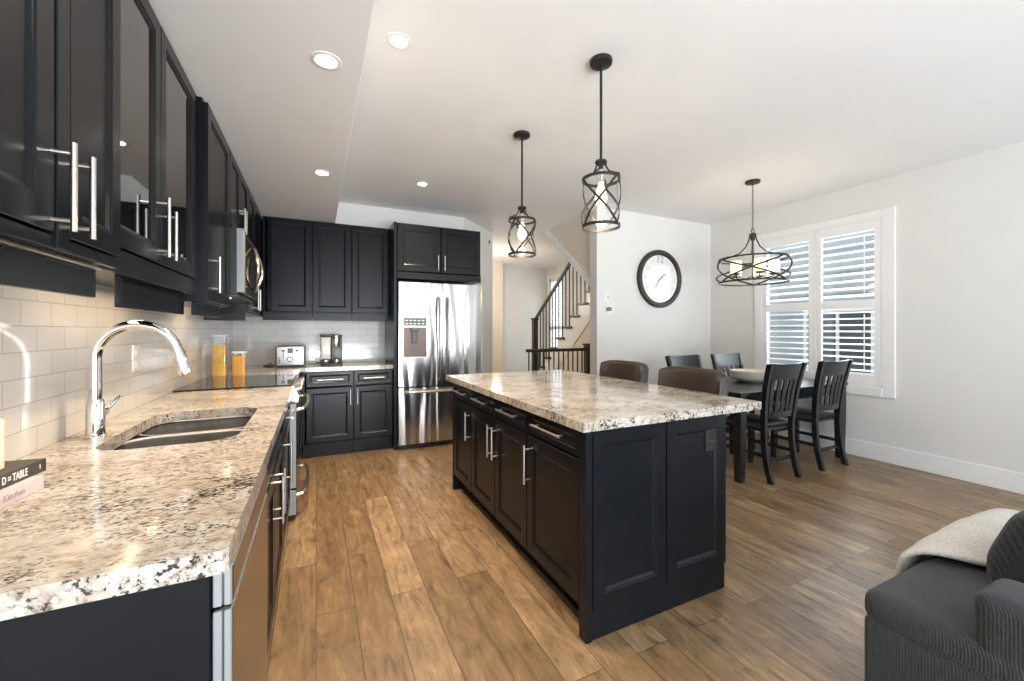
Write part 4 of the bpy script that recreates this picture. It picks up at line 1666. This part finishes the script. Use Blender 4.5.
b.lathe([(.042, .936), (.046, .945), (.046, .965), (.042, .968), (.001, .968)], (cx - .055, cy - .02, 0), 24)
b.lathe([(.03, .936), (.033, .945), (.033, .972), (.001, .974)], (cx + .05, cy - .05, 0), 24)
b.build('drip_tray', M['nickel'], cm)
b = MB()
b.tube([(cx - .108, cy + .02, .99), (cx - .15, cy - .0, .985), (cx - .165, cy - .01, .96), (cx - .14, cy - .02, .94), (cx - .11, cy - .02, .94)], .005, 8)
b.build('tank_handle', M['black_plastic'], cm)

# ------------------------------------------------------------------ armchair with throw
ac = thing('armchair', 'deep charcoal corduroy armchair in the living area', 'armchair', (2.15, .2, 0))


def soft(name, x0, x1, y0, y1, z0, z1, r, m, parent, seg=5, rz=0, crown=0):
    b = MB()
    b.box(x0, x1, y0, y1, z0, z1, r, seg)
    if crown:
        cx_, cy_, = (x0 + x1) / 2, (y0 + y1) / 2
        bmesh.ops.subdivide_edges(b.bm, edges=[e for e in b.bm.edges if e.calc_length() > .1], cuts=6, use_grid_fill=True)
        for v in b.bm.verts:
            u = (v.co.x - cx_) / (x1 - x0) * 2
            q = (v.co.y - cy_) / (y1 - y0) * 2
            if v.co.z > z1 - r * 1.2:
                v.co.z += crown * max(0, 1 - u * u) * max(0, 1 - q * q)
    if rz:
        c = Vector(((x0 + x1) / 2, (y0 + y1) / 2, 0))
        bmesh.ops.rotate(b.bm, cent=c, matrix=Matrix.Rotation(rz, 3, 'Z'), verts=b.bm.verts)
    return b.build(name, m, parent, ang=80)


soft('seat_cushion', 1.608, 2.72, -.25, .712, .345, .445, .045, M['cord'], ac, crown=.015)
soft('base', 1.612, 2.715, -.35, .707, .05, .36, .02, M['cord'], ac)
soft('armrest', 1.615, 1.82, -.40, .466, .06, .578, .045, M['cord'], ac, crown=.012)
soft('armrest', 2.52, 2.715, -.40, .32, .06, .575, .045, M['cord'], ac, crown=.012)
soft('backrest', 1.63, 2.70, -.62, -.36, .06, .86, .07, M['cord'], ac)
for x in (1.66, 2.64):
    for y in (-.55, .62):
        MB().lathe([(.022, 0), (.028, .06)], (x, y, 0), 16).build('leg', M['dark_wood'], ac)
# loose cushion on the seat
b = MB()
n = 14
top, bot = [], []
PC = Vector((2.17, .432, .585))
pu, pv = Vector((1, -.15, 0)).normalized(), Vector((-.08, -.35, .94)).normalized()
pn = pu.cross(pv)
PWd, PHt = .44, .29
for sgn in (1, -1):
    g_ = []
    for i in range(n + 1):
        row = []
        for j in range(n + 1):
            u, v = -1 + 2 * i / n, -1 + 2 * j / n
            th = .085 * (max(0, 1 - u ** 4) * max(0, 1 - v ** 4)) ** .55
            pin = 1 - .06 * (u * u * v * v) if abs(u) < 1 else 1
            sq = 1 - .05 * (1 - abs(v)) if abs(u) > .9 else 1
            row.append(PC + pu * (u * PWd / 2 * (1 - .05 * (1 - v * v))) + pv * (v * PHt / 2 * (1 - .05 * (1 - u * u))) + pn * (sgn * th))
        g_.append([b.bm.verts.new(p) for p in row])
    for i in range(n):
        for j in range(n):
            b.bm.faces.new((g_[i][j], g_[i + 1][j], g_[i + 1][j + 1], g_[i][j + 1]))
bmesh.ops.remove_doubles(b.bm, verts=b.bm.verts, dist=.0005)
tag(b.build('cushion', M['cord'], ang=80), 'plump charcoal cushion resting on the armchair seat', 'cushion')

# throw blanket draped over the front of the seat
b = MB()
prof = [(.545, .464), (.595, .473), (.655, .478), (.700, .470), (.728, .446), (.738, .41), (.744, .33), (.748, .23), (.752, .12)]
nx = 22
rows = []
for i in range(nx + 1):
    u = i / nx
    row = []
    for j, (py, pz) in enumerate(prof):
        xl = 2.10 - (py - .545) * .8 if j < 5 else 1.965
        xx = xl + (2.76 - xl) * u
        wob = .007 * sin(xx * 23 + j * .8) + .005 * sin(xx * 41 + 2)
        zz = pz + wob * (.5 if j < 4 else .2) + .022 * sin(pi * u) * (1 if j < 5 else 0)
        row.append(b.bm.verts.new((xx, py + (wob * 1.5 if j > 4 else 0) - (.05 * u if j == 0 else 0), zz)))
    rows.append(row)
for i in range(nx):
    for j in range(len(prof) - 1):
        b.bm.faces.new((rows[i][j], rows[i + 1][j], rows[i + 1][j + 1], rows[i][j + 1]))
bl_ = b.build('throw_blanket', M['blanket'], ang=80)
so = bl_.modifiers.new('thickness', 'SOLIDIFY')
so.thickness = .024
so.offset = 1
sb = bl_.modifiers.new('smooth', 'SUBSURF')
sb.levels = sb.render_levels = 2
tag(bl_, 'folded cream throw blanket draped over the armchair seat front', 'blanket')
